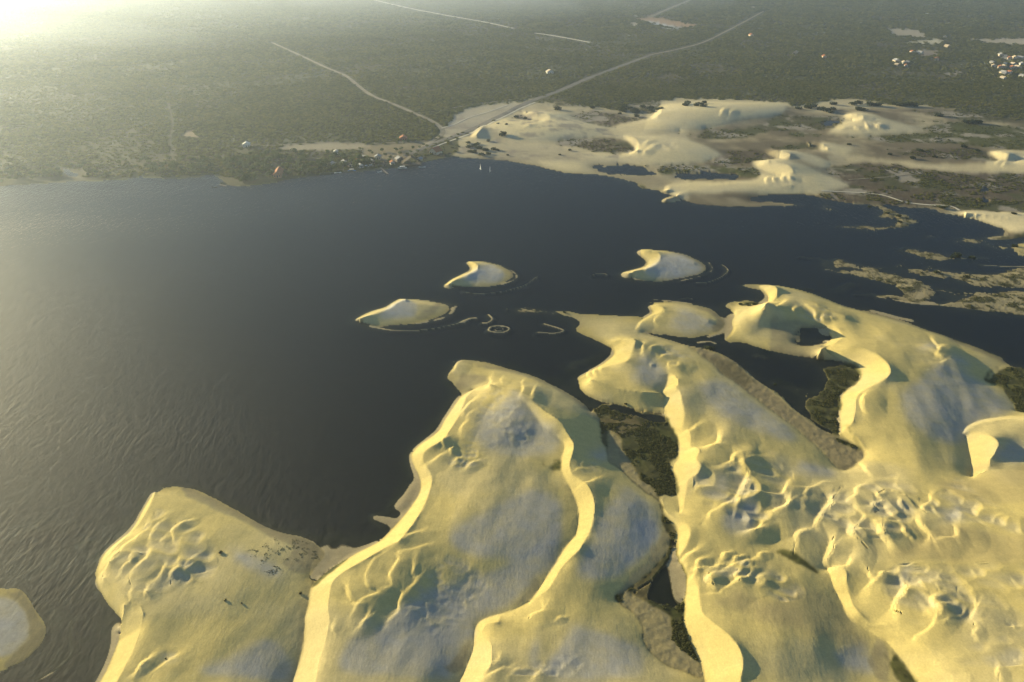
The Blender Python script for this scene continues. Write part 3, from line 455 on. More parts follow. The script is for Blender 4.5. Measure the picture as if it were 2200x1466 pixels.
aprons = ["A 1000,160 1160,137 1250,152 1450,258 1680,378 1900,455 2060,545 2040,600 1900,540 1750,470 1560,370 1400,300 1200,210", "A 1700,460 1920,458 2068,552 2058,600 2000,670 1900,700 1800,640", "B 1180,105 1420,137 1700,237 1930,372 2060,490 1990,480 1850,350 1650,250 1450,180 1250,140", "B 1075,215 1150,190 1300,200 1330,240 1200,290 1130,290", "M 500,20 560,0 640,60 700,180 770,300 850,420 950,520 1000,600 880,530 760,430 640,330 575,290 560,200", "E 650,590 740,545 900,620 1060,680 1140,760 1150,850 1180,960 1250,1040 1380,1150 1420,1220 1400,1290 1250,1240 1130,1200 1040,1130 960,1060 900,960 910,850 830,740 720,660", "M 960,830 1040,830 1100,930 1060,1020 960,1150 850,1260 740,1360 640,1390 760,1240 900,1060", "F 170,470 330,350 500,340 740,380 700,500 690,560 860,600 840,625 690,592 500,560 330,525", "F 600,120 850,215 1150,290 1450,390 1700,480 1900,560 2072,640 1900,600 1600,470 1300,350 1000,265 750,190", "C 1150,455 1300,520 1500,690 1700,840 1900,980 2083,1130 2083,1080 1900,900 1700,760 1500,600 1300,480", "A 60,785 140,800 230,930 295,1060 220,1190 60,1290 30,1260 150,1150 200,1050 150,900 50,830", "L 1240,1240 1380,1120 1420,1120 1370,1250 1310,1350 1220,1320", "L 1720,820 1880,650 1930,660 1850,790 1740,850", "C 1240,120 1420,170 1520,280 1490,360 1420,330 1470,280 1380,200 1240,150", "I 640,620 850,640 860,700 800,760 640,780", "I 1350,275 1520,350 1560,395 1500,430 1510,380 1430,320", "J 1000,205 1400,320 1600,490 1540,540 1560,480 1380,360 1000,240", "H 820,1220 900,1180 960,1240 960,1466 900,1466 830,1330", "R 0,1080 600,1060 900,1130 1300,1180 1100,1200 700,1190 400,1180 0,1140"]
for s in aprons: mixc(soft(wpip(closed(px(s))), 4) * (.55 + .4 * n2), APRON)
mixc(soft(farsand, 3) * .6, (.66, .58, .40))
mixc(soft(farsand & ~fdm, 4) * np.clip(.15 + 1.1 * (fbm(GX / 45, GY / 45, 4) - .25), 0, .95), (.31, .265, .18))
lane = wpip(closed(px("S 480,1105 700,1135 900,1158 1100,1178 1400,1205 1750,1210 2046,1270 4000,1290 4000,1320 2046,1292 1400,1255 1100,1215 900,1195 640,1215 600,1160"))) | wpip(closed(px("S 1050,885 1300,890 1600,900 1500,905 1200,900"))) | wpip(closed(px("S 300,745 500,745 700,735 850,740 1000,760 900,800 640,800 450,770")))
mixc(soft(farsand & ~fdm & ~lane & (UU > 1480) & (VV > 232), 5) * np.clip(.35 + 2.2 * (fbm(GX / 40 + 2, GY / 40, 4) - .3), 0, .92), (.135, .108, .068))
mixc(soft(wpip(WESTSAND) & land & ~wpip(FARSAND), 2) * (.4 + .6 * n1), (.33, .30, .25))
plain_m = land & (owner == 'plain') & ~farsand
mixc(soft(plain_m, 1) * 1.0, (.085, .085, .036)); mixc(soft(plain_m, 1) * np.clip((n4 - .45) * 3, 0, .6), (.12, .10, .07))
for k, p in enumerate(far_flats):
    c = (BROWN, BROWN, SCRUB, BROWN, MOSS, MOSS, SCRUB, BROWN, BROWN, SCRUB, BROWN, SCRUB)[k]
    mixc(soft(wpip(p) & land & ~slip_mask, 2) * (.78 + .22 * (n2 > .45)), c)
ffm = soft(farflat, 2); mixc(ffm * np.clip((n1 - .52) * 6, 0, .75), (.075, .085, .028)); mixc(ffm * np.clip((fbm(GX / 22 + 5, GY / 22, 4) - .56) * 9, 0, .85), (.36, .32, .26))
mixc(soft(wpip(flats[0][0]) & land, 2) * .92 * (1 - soft(wpip(closed(px(aprons[4]))) | wpip(closed(px(aprons[5]))), 3)), (.12, .098, .045))
tq = soft(wpip(flats[0][0]) & land, 2) * (1 - soft(wpip(closed(px(aprons[4]))) | wpip(closed(px(aprons[5]))), 3)); mixc(tq * np.clip((n1 - .42) * 5, 0, .85), MOSS); mixc(tq * np.clip((fbm(GX / 8 + 3, GY / 8, 4) - .5) * 7, 0, .85), DARKMOSS)
mixc(soft(wpip(flats[2][0]) & land, 7) * .85, (.29, .24, .14)); mixc(soft(wpip(flats[2][0]) & land, 4) * np.clip((n1 - .5) * 4, 0, .6), (.10, .088, .04))
for s in ["C 870,1120 1000,1080 1060,1160 1130,1270 1140,1400 1020,1340 930,1230", "E 790,540 1000,400 1130,200 1195,40 1205,250 1275,400 1265,640 1250,850 1350,1100 1380,1150 1240,1040 1170,950 1150,830 1100,720 950,640", "M 850,0 1080,0 1140,230 1000,150 900,80", "F 1250,330 1400,330 1600,370 1750,420 1900,440 2072,450 2700,480 2700,630 2072,630 1900,560 1700,480 1450,390", "F 1860,655 1950,640 2072,640 2700,645 2700,960 2072,950 2000,900 1930,800 1800,725", "H 940,1250 1010,1290 1080,1380 1160,1500 1060,1500 960,1350", "H 120,560 250,600 330,630 430,700 500,760 360,700 200,620", "B 1690,770 1800,770 1800,830 1720,820", "W 1560,1040 1620,1020 1800,1020 1950,1030 2100,1040 2050,1080 1950,1130 1800,1120 1650,1100 1560,1070", "F 590,800 690,800 720,720 690,650 780,630 850,612 940,650 950,700 920,745 850,795 815,850 808,960 815,1060 805,1095 700,1062 640,1000 600,930 570,860", "P 690,1190 740,1175 750,1200 710,1240 670,1260", "F 70,200 150,185 260,195 240,215 120,222", "W 2060,500 2200,480 2700,460 2700,530 2200,545 2080,545", "F 780,960 960,1200 900,1190 780,1110"]:
    q = soft(wpip(closed(px(s))), 3); mixc(q * .9, MOSS); mixc(q * np.clip((n2 - .4) * 5, 0, .8), DARKMOSS); mixc(q * np.clip((n3 - .66) * 6, 0, .45), (.13, .115, .05))
mm = soft(np.isin(owner, [k for k in islets if k not in ('m9', 'm12')]) & land, 1); mixc(mm * .85, (.40, .34, .20)); mixc(mm * np.clip((n2 - .5) * 6, 0, .75), (.075, .075, .028)); mixc(mm * np.clip((n3 - .6) * 6, 0, .6), (.05, .05, .02))
band = (VV > 235) & (VV < 345) & farsand & ~farflat & (UU < 1330); mixc(soft(band, 2) * np.clip((fbm(GX / 16, GY / 16, 4) - .52) * 5, 0, .8), (.28, .24, .19))
# clearings on the plain
PALE = (.50, .43, .33); RED = (.42, .27, .16)
for s, c, k in [("P 590,322 620,312 700,308 780,309 800,318 770,325 700,323 640,327", (.40, .34, .24), .8), ("P 780,318 860,308 935,305 920,322 880,340 820,352 760,345", (.30, .245, .16), .7), ("P 1250,-5 1480,-5 1400,34 1375,40 1300,24 1230,12", (.19, .165, .13), .6), ("P 1368,40 1400,37 1440,44 1492,54 1492,61 1440,56 1380,47", RED, .9), ("P 1375,47 1390,45 1450,58 1470,62 1440,61 1400,53", (.55, .56, .58), .9), ("P 1352,52 1366,50 1374,57 1358,58", PALE, .9), ("P 1905,65 1960,62 1985,75 1990,82 1920,78", PALE, .7), ("P 1945,92 1990,86 2030,88 2020,96 1970,94", (.58, .52, .36), .95), ("P 2080,88 2200,82 2500,84 2500,98 2200,97 2140,95", PALE, .85), ("P 1960,110 2015,110 2010,122 1975,120", (.36, .29, .23), .8), ("P 2145,120 2160,119 2170,124 2205,122 2230,124 2230,129 2165,132", (.58, .52, .4), .9), ("P 2020,160 2050,158 2065,155 2066,158 2040,164", PALE, .9), ("P 380,190 460,180 480,215 400,225", (.19, .17, .09), .6), ("P 398,282 412,276 420,292 440,300 395,297", (.36, .27, .17), .8), ("P 1140,100 1240,95 1390,110 1340,118 1200,112", (.15, .13, .09), .6), ("P 1560,60 1700,90 1800,130 1600,120", (.14, .125, .10), .5), ("P 330,348 370,350 360,362 336,362", (.34, .22, .12), .5)]:
    mixc(soft(wpip(px(s)), 1) * k, c)
# lake bed: pale sand in the shallows, dark silt below, tinted navy with deep-water light
dep = np.clip(-H, 0, 9); bed = (~land) | (H < 0)
SH = np.exp(-(np.maximum(dep - .10, 0) / .42) ** 1.2) * (.35 + .65 * n1)
bedc = np.array((.007, .013, .025))[None, None] * (1 - SH[..., None]) + np.array((.17, .135, .066))[None, None] * SH[..., None]
weed = np.clip((fbm(GX / 10 + 40, GY / 10, 3) - .5) * 5, 0, .8)[..., None] * np.clip(1 - dep / 1.2, 0, 1)[..., None]
bedc = bedc * (1 - weed) + np.array((.040, .040, .014)) * weed
leftshoal = np.clip((560 - UU) / 400, 0, 1) * np.clip((VV - 950) / 250, 0, 1) * np.clip((fbm(GX / 26, GY / 14, 4) - .42) * 3.5, 0, 1)
bedc = bedc + (leftshoal * .07)[..., None] * np.array((1, .82, .48))
wetb = np.clip((H + .0) / .03, 0, 1)[..., None]
wetsand = np.clip(1 - H / .7, 0, 1)[..., None] * .6 * (sandy | farsand)[..., None]
RGB = RGB * (1 - wetsand * .62)
mixc((~land).astype(float), (.36, .30, .175))
RGB = np.where(bed[..., None] & (H < .02)[..., None], bedc * (1 - wetb) + RGB * .45 * wetb, RGB)
RGB *= (.93 + .14 * n3)[..., None]
print('colours', time.time() - T0)

# ------------------------------------------------------------------ materials
def mat(name):
    m = bpy.data.materials.new(name); m.use_nodes = True; return m, m.node_tree.nodes, m.node_tree.links, m.node_tree.nodes["Principled BSDF"]
def land_material(name, rough, bumps, spec=.2):
    m, N, L, B = mat(name)
    at = N.new("ShaderNodeAttribute"); at.attribute_name = "surface"
    geo = N.new("ShaderNodeNewGeometry")
    mp = N.new("ShaderNodeMapping"); mp.inputs['Rotation'].default_value = (0, 0, .35); mp.inputs['Scale'].default_value = (.35, 1.6, 1); L.new(geo.outputs['Position'], mp.inputs[0])
    st = N.new("ShaderNodeTexNoise"); st.inputs['Scale'].default_value = .22; st.inputs['Detail'].default_value = 6; L.new(mp.outputs[0], st.inputs['Vector'])
    gr = N.new("ShaderNodeTexNoise"); gr.inputs['Scale'].default_value = 1.7; gr.inputs['Detail'].default_value = 5; L.new(geo.outputs['Position'], gr.inputs['Vector'])
    r1 = N.new("ShaderNodeMapRange"); r1.inputs[1].default_value = .3; r1.inputs[2].default_value = .7; r1.inputs[3].default_value = .955; r1.inputs[4].default_value = 1.035; L.new(st.outputs[0], r1.inputs[0])
    r2 = N.new("ShaderNodeMapRange"); r2.inputs[1].default_value = .3; r2.inputs[2].default_value = .7; r2.inputs[3].default_value = .91; r2.inputs[4].default_value = 1.09; L.new(gr.outputs[0], r2.inputs[0])
    mu = N.new("ShaderNodeMath"); mu.operation = 'MULTIPLY'; L.new(r1.outputs[0], mu.inputs[0]); L.new(r2.outputs[0], mu.inputs[1])
    vm = N.new("ShaderNodeVectorMath"); vm.operation = 'SCALE'; L.new(at.outputs['Color'], vm.inputs[0]); L.new(mu.outputs[0], vm.inputs['Scale'])
    L.new(vm.outputs[0], B.inputs['Base Color'])
    prev = None
    mq = N.new('ShaderNodeMapping'); mq.inputs['Rotation'].default_value = (0, 0, .32); mq.inputs['Scale'].default_value = (1.5, .55, 1); L.new(geo.outputs['Position'], mq.inputs[0])
    for sc_, dist, strength in bumps:
        nz = N.new("ShaderNodeTexNoise"); nz.inputs['Scale'].default_value = sc_; nz.inputs['Detail'].default_value = 4; L.new(mq.outputs[0] if name == 'dune_sand' else geo.outputs['Position'], nz.inputs['Vector'])
        bp = N.new("ShaderNodeBump"); bp.inputs['Strength'].default_value = strength; bp.inputs['Distance'].default_value = dist; L.new(nz.outputs[0], bp.inputs['Height'])
        if prev: L.new(prev.outputs[0], bp.inputs['Normal'])
        prev = bp
    L.new(prev.outputs[0], B.inputs['Normal'])
    B.inputs['Roughness'].default_value = rough; B.inputs['Specular IOR Level'].default_value = spec
    return m
M_SAND = land_material("dune_sand", .95, [(.28, .18, .55), (1.1, .07, .55)], .1)
M_GROUND = land_material("scrub_ground", .95, [(.35, .5, .8), (1.4, .2, .7)], .1)
M_MARSH = land_material("marsh_ground", .9, [(.9, .07, .5), (3.2, .03, .5)], .15)
M_BED = land_material("lake_bed", .8, [(.6, .1, .5)], .1)
def flat_mat(name, rgb, rough=.7, spec=.3, metal=0, var=.12, scale=3.0):
    m, N, L, B = mat(name)
    tc = N.new("ShaderNodeTexCoord"); nz = N.new("ShaderNodeTexNoise"); nz.inputs['Scale'].default_value = scale; nz.inputs['Detail'].default_value = 5; L.new(tc.outputs['Object'], nz.inputs['Vector'])
    r = N.new("ShaderNodeMapRange"); r.inputs[1].default_value = .3; r.inputs[2].default_value = .7; r.inputs[3].default_value = 1 - var; r.inputs[4].default_value = 1 + var; L.new(nz.outputs[0], r.inputs[0])
    vm = N.new("ShaderNodeVectorMath"); vm.operation = 'SCALE'; vm.inputs[0].default_value = rgb; L.new(r.outputs[0], vm.inputs['Scale']); L.new(vm.outputs[0], B.inputs['Base Color'])
    B.inputs['Roughness'].default_value = rough; B.inputs['Specular IOR Level'].default_value = spec; B.inputs['Metallic'].default_value = metal
    return m
def water_material():
    m, N, L, B = mat("lagoon_water"); N.remove(B); out = N["Material Output"]
    geo = N.new("ShaderNodeNewGeometry")
    def waves(rot, sx, sy, scale, detail=2.0, dist=.6):
        mp = N.new("ShaderNodeMapping"); mp.inputs['Rotation'].default_value = (0, 0, rot); mp.inputs['Scale'].default_value = (sx, sy, 1); L.new(geo.outputs['Position'], mp.inputs[0])
        nz = N.new("ShaderNodeTexNoise"); nz.inputs['Scale'].default_value = scale; nz.inputs['Detail'].default_value = detail; nz.inputs['Roughness'].default_value = .5; nz.inputs['Distortion'].default_value = dist; L.new(mp.outputs[0], nz.inputs['Vector']); return nz
    big = waves(-.30, 1.0, .32, .75, 3.0); mid = waves(-.05, 1.0, .5, 1.5); gust = waves(.9, .5, 1.4, .012, 4, 0)
    gr = N.new("ShaderNodeMapRange"); gr.inputs[1].default_value = .35; gr.inputs[2].default_value = .68; gr.inputs[3].default_value = .45; gr.inputs[4].default_value = 1.0; L.new(gust.outputs[0], gr.inputs[0])
    swl = waves(-.22, 1.0, .42, .33, 2.0); b0 = N.new("ShaderNodeBump"); b0.inputs['Distance'].default_value = .24; L.new(swl.outputs[0], b0.inputs['Height']); L.new(gr.outputs[0], b0.inputs['Strength'])
    b1 = N.new("ShaderNodeBump"); L.new(b0.outputs[0], b1.inputs['Normal']); b1.inputs['Distance'].default_value = .17; L.new(big.outputs[0], b1.inputs['Height']); L.new(gr.outputs[0], b1.inputs['Strength'])
    b2 = N.new("ShaderNodeBump"); b2.inputs['Distance'].default_value = .06; b2.inputs['Strength'].default_value = .8; L.new(mid.outputs[0], b2.inputs['Height']); L.new(b1.outputs[0], b2.inputs['Normal'])
    gl = N.new("ShaderNodeBsdfGlossy"); gl.distribution = 'BECKMANN'; gl.inputs['Roughness'].default_value = .63; gl.inputs['Color'].default_value = (1, 1, 1, 1); L.new(b2.outputs[0], gl.inputs['Normal'])
    tr = N.new("ShaderNodeBsdfTransparent"); tr.inputs['Color'].default_value = (.50, .60, .62, 1)
    fr = N.new("ShaderNodeFresnel"); fr.inputs['IOR'].default_value = 1.333; L.new(b2.outputs[0], fr.inputs['Normal'])
    mx = N.new("ShaderNodeMixShader"); fm = N.new('ShaderNodeMath'); fm.operation = 'MULTIPLY'; fm.inputs[1].default_value = .66; L.new(fr.outputs[0], fm.inputs[0]); L.new(fm.outputs[0], mx.inputs[0]); L.new(tr.outputs[0], mx.inputs[1]); L.new(gl.outputs[0], mx.inputs[2])
    L.new(mx.outputs[0], out.inputs['Surface']); return m
M_WATER = water_material()

# ------------------------------------------------------------------ cut the relief into its pieces
def mesh_np(name, V, F, smooth=True):
    me = bpy.data.meshes.new(name); V = np.asarray(V, np.float32); F = np.asarray(F, np.int32); k = F.shape[1]
    me.vertices.add(len(V)); me.vertices.foreach_set("co", V.ravel()); me.loops.add(F.size); me.loops.foreach_set("vertex_index", F.ravel())
    me.polygons.add(len(F)); me.polygons.foreach_set("loop_start", np.arange(0, F.size, k, dtype=np.int32)); me.polygons.foreach_set("loop_total", np.full(len(F), k, np.int32))
    me.update(calc_edges=True)
    me.polygons.foreach_set("use_smooth", np.full(len(F), smooth)); return me
def tag(o, label=None, cat=None, group=None, kind=None):
    if label: o["label"] = label
    if cat: o["category"] = cat
    if group: o["group"] = group
    if kind: o["kind"] = kind
    return o
region = np.full(UU.shape, 'lake_bed', dtype='<U16')
region[land] = 'field'
region[land & (owner == 'plain')] = 'ground'; region[farsand] = 'farsand'
region[land & (owner == 'dune_a')] = 'dune_a'; region[land & (owner == 'dune_b')] = 'dune_b'
for k in land_polys:
    if k[0] == 'i' or k == 'dune_d': region[land & (owner == k)] = k
    if k in islets: region[land & (owner == k)] = k
cutters = [('dune_b2', "B 1540,330 1620,370 1700,430 1790,490 1840,570 1880,640 1870,700 1855,760 1870,830 1930,870 1980,920 2010,1000 2010,1090 1990,1180 1930,1290 L 2100,530 2030,640 1985,700 E 200,470 400,520 620,590 740,545 M 850,1260 960,1150 1060,1020 1100,930 1040,830 1000,620 760,430 575,290 560,200 505,30 C 460,1040 380,960 200,780 0,690 B 1830,330 1700,270"),
  ('dune_m', "L 1860,800 1740,862 1610,950 1500,1040 1560,1110 1570,1180 1560,1270 1510,1340 1470,1420 1400,1700 P 1530,1790 E 1425,1260 1250,1240 1040,1130 960,1060 900,960 910,850 830,740 720,660 620,600 400,525 200,475"),
  ('trough', ""), ('dune_e', "M 1010,590 1040,680 1110,740 1200,790 1300,830 1480,930 H 100,590 300,690 520,770 560,740 600,830 690,1000 830,1110 830,1250 960,1466 1100,1700 P 1600,1800 1500,1790 E 1445,1328 1350,1010 1255,760 1268,520 1275,410 M 1180,1180 1130,1070 1135,900"),
  ('marsh_strip', ""), ('poolmoss', ""), ('dune_f', "F 985,1225 970,1290 1100,1300 1400,1330 1640,1380 1640,1120 1700,1040 1850,990 1990,960 1930,800 2072,640 P 2900,760 2900,700 2300,700 F 1450,380 1150,285 850,210 600,115 370,60 140,65 0,170 10,470 300,530 690,600 870,605 950,700 800,850 800,1090"),
  ('dune_g', "F 1640,1380 1640,1120 1700,1040 1850,990 1990,960 2072,950 P 2900,880 2900,1080 H 1888,60 1620,30 1520,80"),
  ('dune_h', "H 560,700 480,600 330,600 330,480 600,240 900,20 1500,80 1888,60 P 2900,1080 2900,1800 1960,1800 H 1100,1700 1000,1466 830,1290 830,1110 690,1000 600,830")]
fld = np.isin(region, ['field', 'dune_b'])
flm = {'trough': wpip(flats[0][0]) | (owner == 'trough'), 'poolmoss': owner == 'poolmoss', 'marsh_strip': wpip(flats[2][0])}
for k, s in cutters:
    m = flm[k] if k in flm else pip(closed(px(s)))
    m = m & fld & np.isin(region, ['field', 'dune_b'])
    if k == 'dune_b2' : m &= owner == 'dune_b'
    region[m] = k
region[region == 'field'] = 'dune_c'
for k, s in fardunes.items():
    region[pip(closed(px(s))) & (region == 'farsand')] = k
# normals of the whole relief, shared by all its pieces
Pn = np.dstack([GX, GY, H]); du = np.gradient(Pn, axis=1); dv = np.gradient(Pn, axis=0)
NRM = np.cross(du, -dv); NRM /= np.linalg.norm(NRM, axis=2, keepdims=True); NRM[NRM[..., 2] < 0] *= -1
vid = np.arange(NR * NC).reshape(NR, NC)
quads = np.stack([vid[:-1, :-1], vid[1:, :-1], vid[1:, 1:], vid[:-1, 1:]], -1).reshape(-1, 4)
rq = region[:-1, :-1].ravel()
VA = Pn.reshape(-1, 3); NA = NRM.reshape(-1, 3); CA = RGB.reshape(-1, 3)
names = {
 'lake_bed': ('lake_bed', M_BED, 'dark silty bed of the lagoon, tinted with deep-water light, with paler shallows', 'lake bed'),
 'ground': ('ground', M_GROUND, 'flat scrubland ground beyond the lagoon, reaching to the hazy distance', 'ground'),
 'farsand': ('sand_flat', M_SAND, 'pale sand sheet with brown flats between the far dunes', 'sand flat'),
 'dune_a': ('sand_dune', M_SAND, 'sand dune jutting into the lagoon at lower left, with a blunt rippled nose', 'dune'),
 'dune_b': ('sand_dune', M_SAND, 'large central dune with a long bright slip face along the dark water', 'dune'),
 'dune_b2': ('sand_dune', M_SAND, 'rounded grey-backed dune behind the S-shaped bright slip face in the centre', 'dune'),
 'dune_m': ('sand_dune', M_SAND, 'smooth dune at the bottom centre beside the dark mossy hollow', 'dune'),
 'dune_c': ('sand_dune', M_SAND, 'long rippled dune with a narrow horn pointing left into the lagoon', 'dune'),
 'dune_d': ('sand_dune', M_SAND, 'small crescent dune with grey top in the channel behind the horned dune', 'dune'),
 'dune_e': ('sand_dune', M_SAND, 'dune at the bottom with the widest S-curved slip face and a hummocky top', 'dune'),
 'dune_f': ('sand_dune', M_SAND, 'big dune at right with a deep curved golden slip face above the dark pool', 'dune'),
 'dune_g': ('sand_dune', M_SAND, 'horseshoe-shaped dune with a golden hollow at the right edge', 'dune'),
 'dune_h': ('sand_dune', M_SAND, 'wide dune field of netted ripple crests at lower right', 'dune'),
 'trough': ('ground_hollow', M_MARSH, 'brown and mossy hollow between the central and the rippled dunes', 'ground'),
 'marsh_strip': ('ground_marsh', M_MARSH, 'brown marshy strip between the rippled dune and the dark pool', 'ground'),
 'poolmoss': ('ground_moss', M_MARSH, 'green mossy shallows beside the dark pool under the right golden slip face', 'ground'),
 'isle_1': ('sand_island', M_SAND, 'crescent sand island in the open lagoon, the one in the middle of three', 'island'),
 'isle_2': ('sand_island', M_SAND, 'crescent sand island with a golden inner face, rightmost of the three', 'island'),
 'isle_3': ('sand_island', M_SAND, 'leaf-shaped sand island with scalloped right end, leftmost of the three', 'island'),
 'isle_4': ('sand_island', M_SAND, 'round pale sand islet cut off by the lower left edge', 'island'),
 'fd1': ('sand_dune', M_SAND, 'far dune beside the road junction with a small bush on its slope', 'dune'), 'fd2': ('sand_dune', M_SAND, 'long pale far dune below the dark scrub edge', 'dune'),
 'fd3': ('sand_dune', M_SAND, 'far crescent dune with rippled crest beside the oval brown flat', 'dune'), 'fd4': ('sand_dune', M_SAND, 'isolated far crescent dune with rippled top on a green flat', 'dune'),
 'fd5': ('sand_dune', M_SAND, 'far dune just behind the one with the largest golden hollow', 'dune'), 'fd6': ('sand_dune', M_SAND, 'far dune with a large golden hollow beside the far shore', 'dune'),
 'fd7': ('sand_dune', M_SAND, 'smallest far crescent dune on the brown flats', 'dune'), 'fd8': ('sand_dune', M_SAND, 'far dune with a golden hollow cut by the right edge', 'dune'),
 'fd9': ('sand_dune', M_SAND, 'smooth yellow dune spit on the right shore of the lagoon', 'dune'), 'fd10': ('sand_dune', M_SAND, 'low far dune on the shore beside the long pond', 'dune')}
isl_lab = {'m1': 'hook-shaped marshy islet near the far right shore', 'm2': 'long sandy bar with a dark bush at its right end', 'm3': 'branching marshy islet chain right of the crescent islands', 'm4': 'broad grassy sand bar running to the right edge', 'm5': 'small sandy speck between the long bar and the branching islets', 'm6': 'tiny bar left of the thin double bar near the right edge', 'm7': 'thin flat bar near the right edge below the yellow spit', 'm8': 'tiny bar left of the hook-shaped islet', 'm9': 'sandy point with a bush entering from the right edge', 'm10': 'green marsh with pale sand at the right edge above the big dune', 'm11': 'ragged small islet off the tip of the dune horn', 'm12': 'thin sand tongue off the far golden dune', 'm13': 'dark low bar beside the sand tongue', 'm14': 'tiny speck of sand below the long bar', 'm15': 'tiny pale bar near the far shore flat'}
for k, l in isl_lab.items(): names[k] = ('sandbar', M_SAND, l, 'sandbar')
for k, (nm, mt, lab, cat) in names.items():
    q = quads[rq == k]
    if len(q) == 0: print('empty region', k); continue
    use, inv = np.unique(q, return_inverse=True)
    me = mesh_np(nm, VA[use], inv.reshape(-1, 4))
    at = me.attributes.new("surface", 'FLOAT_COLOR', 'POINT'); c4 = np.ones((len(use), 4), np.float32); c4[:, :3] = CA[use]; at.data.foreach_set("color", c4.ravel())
    me.set_sharp_from_angle(angle=math.radians(19))
    me.materials.append(mt); o = bpy.data.objects.new(nm, me); COL.objects.link(o); tag(o, lab, cat, kind='structure')
print('relief meshes', time.time() - T0)
# the water sheet
wx0, wy0 = -1150, 90; me = mesh_np("lagoon_water", [(-1500, 60, 0), (1500, 60, 0), (1500, 1150, 0), (-1500, 1150, 0)], [(0, 1, 2, 3)], False)
me.materials.append(M_WATER); lag = bpy.data.objects.new("lagoon_water", me); COL.objects.link(lag); tag(lag, 'dark wind-ruffled lagoon water with sun glitter at left', 'water', kind='structure')

# ------------------------------------------------------------------ haze
hz = [(x, y, z) for z in (-8, 212) for (x, y) in ((-16000, -700), (16000, -700), (16000, 17000), (-16000, 17000))]
me = mesh_np("haze", hz, [(0, 3, 2, 1), (4, 5, 6, 7), (0, 1, 5, 4), (1, 2, 6, 5), (2, 3, 7, 6), (3, 0, 4, 7)], False)
hm = bpy.data.materials.new("haze"); hm.use_nodes = True; hn = hm.node_tree; hn.nodes.clear()
ho = hn.nodes.new("ShaderNodeOutputMaterial"); pv = hn.nodes.new("ShaderNodeVolumePrincipled"); hn.links.new(pv.outputs[0], ho.inputs['Volume'])
pv.inputs['Color'].default_value = (.68, .80, 1.0, 1); pv.inputs['Density'].default_value = 1.5e-4; pv.inputs['Anisotropy'].default_value = .72
me.materials.append(hm); hob = bpy.data.objects.new("haze", me); COL.objects.link(hob); tag(hob, 'thin bright haze over the plain', 'haze', kind='stuff')

# low mist banks drifting over the far plain at left
mm_ = bpy.data.materials.new("mist"); mm_.use_nodes = True; hn = mm_.node_tree; hn.nodes.clear()
ho = hn.nodes.new("ShaderNodeOutputMaterial"); pv2 = hn.nodes.new("ShaderNodeVolumePrincipled"); hn.links.new(pv2.outputs[0], ho.inputs['Volume'])
pv2.inputs['Color'].default_value = (.72, .82, 1.0, 1); pv2.inputs['Density'].default_value = 1.9e-4; pv2.inputs['Anisotropy'].default_value = .55
for k, (mx_, my_, rx, ry, rz_, lab) in enumerate([(-1250, 2500, 1500, 950, 150, 'broad pale mist bank over the far left plain'), (0, 2900, 800, 700, 130, 'small mist patch right of the broad bank'), (-1250, 1620, 620, 330, 60, 'thin near wisp of mist over the left scrub')]):
    V, F = [], []; n1_, n2_ = 28, 14
    for i in range(n2_ + 1):
        for j in range(n1_):
            t = math.pi * i / n2_; p_ = 2 * math.pi * j / n1_; V.append((rx * math.sin(t) * math.cos(p_), ry * math.sin(t) * math.sin(p_), rz_ * math.cos(t)))
    for i in range(n2_):
        for j in range(n1_): F.append((i * n1_ + j, (i + 1) * n1_ + j, (i + 1) * n1_ + (j + 1) % n1_, i * n1_ + (j + 1) % n1_))
    me = mesh_np("mist", V, F); me.materials.append(mm_); o = bpy.data.objects.new("mist", me); COL.objects.link(o); o.location = (mx_, my_, 5); tag(o, lab, 'mist', kind='stuff')

# ------------------------------------------------------------------ roads and tracks
M_TRACK = flat_mat("pale_track", (.27, .235, .17), .95, .1, var=.2, scale=.05)
M_ROAD = flat_mat("dusty_road", (.20, .185, .16), .95, .1, var=.2, scale=.05)
M_WTRACK = flat_mat("white_sand_track", (.62, .57, .46), .95, .1, var=.12, scale=.05)
M_PATH = flat_mat("earth_path", (.11, .10, .06), .95, .1, var=.2, scale=.05)
clear = np.zeros(UU.shape, bool)
def road(name, s, w, m, label, lift=.22, gap=0, cat='road'):
    P = px(s); x, y = unproj(P[:, 0], P[:, 1], 1.0); Q = resample(catmull(np.c_[x, y], 4), max(20, int(np.hypot(*np.diff(np.c_[x, y], axis=0).T).sum() / 6)))
    T = np.gradient(Q, axis=0); T /= np.hypot(T[:, 0], T[:, 1])[:, None]; N = np.c_[-T[:, 1], T[:, 0]]
    ww = w * (.85 + .3 * vnoise(Q[:, 0] / 25, Q[:, 1] / 25))
    offs = [-.5, -.17, .17, .5]; V = []
    for i, k in enumerate(offs):
        X = Q + N * (ww * k)[:, None]; z = sample(X[:, 0], X[:, 1]) + lift - (.12 if i in (0, 3) else 0)
        V.append(np.c_[X, z])
    V = np.stack(V, 1).reshape(-1, 3); n = len(Q)
    F = [(i * 4 + j, i * 4 + j + 1, i * 4 + j + 5, i * 4 + j + 4) for i in range(n - 1) for j in range(3)]
    me = mesh_np(name, V, F); me.materials.append(m); o = bpy.data.objects.new(name, me); COL.objects.link(o); tag(o, label, cat, kind='structure')
    for g in np.linspace(-1, 1, 9):
        X = Q + N * ((ww * .5 + gap) * g)[:, None]; r, c = gidx(X[:, 0], X[:, 1]); clear[r, c] = True
    return Q
road('road', "P 1402,117 1340,140 1270,166 1200,196 1150,214 1110,231 1060,257 1000,284 950,302 900,322 868,338 845,347", 9, M_ROAD, 'grey road running from the scrub past the far dunes to the lagoon shore', gap=2)
road('track', "P 1150,220 1110,237 1062,263 1004,290 955,308 930,318", 3.2, M_WTRACK, 'pale sandy track beside the road to the shore', .3)
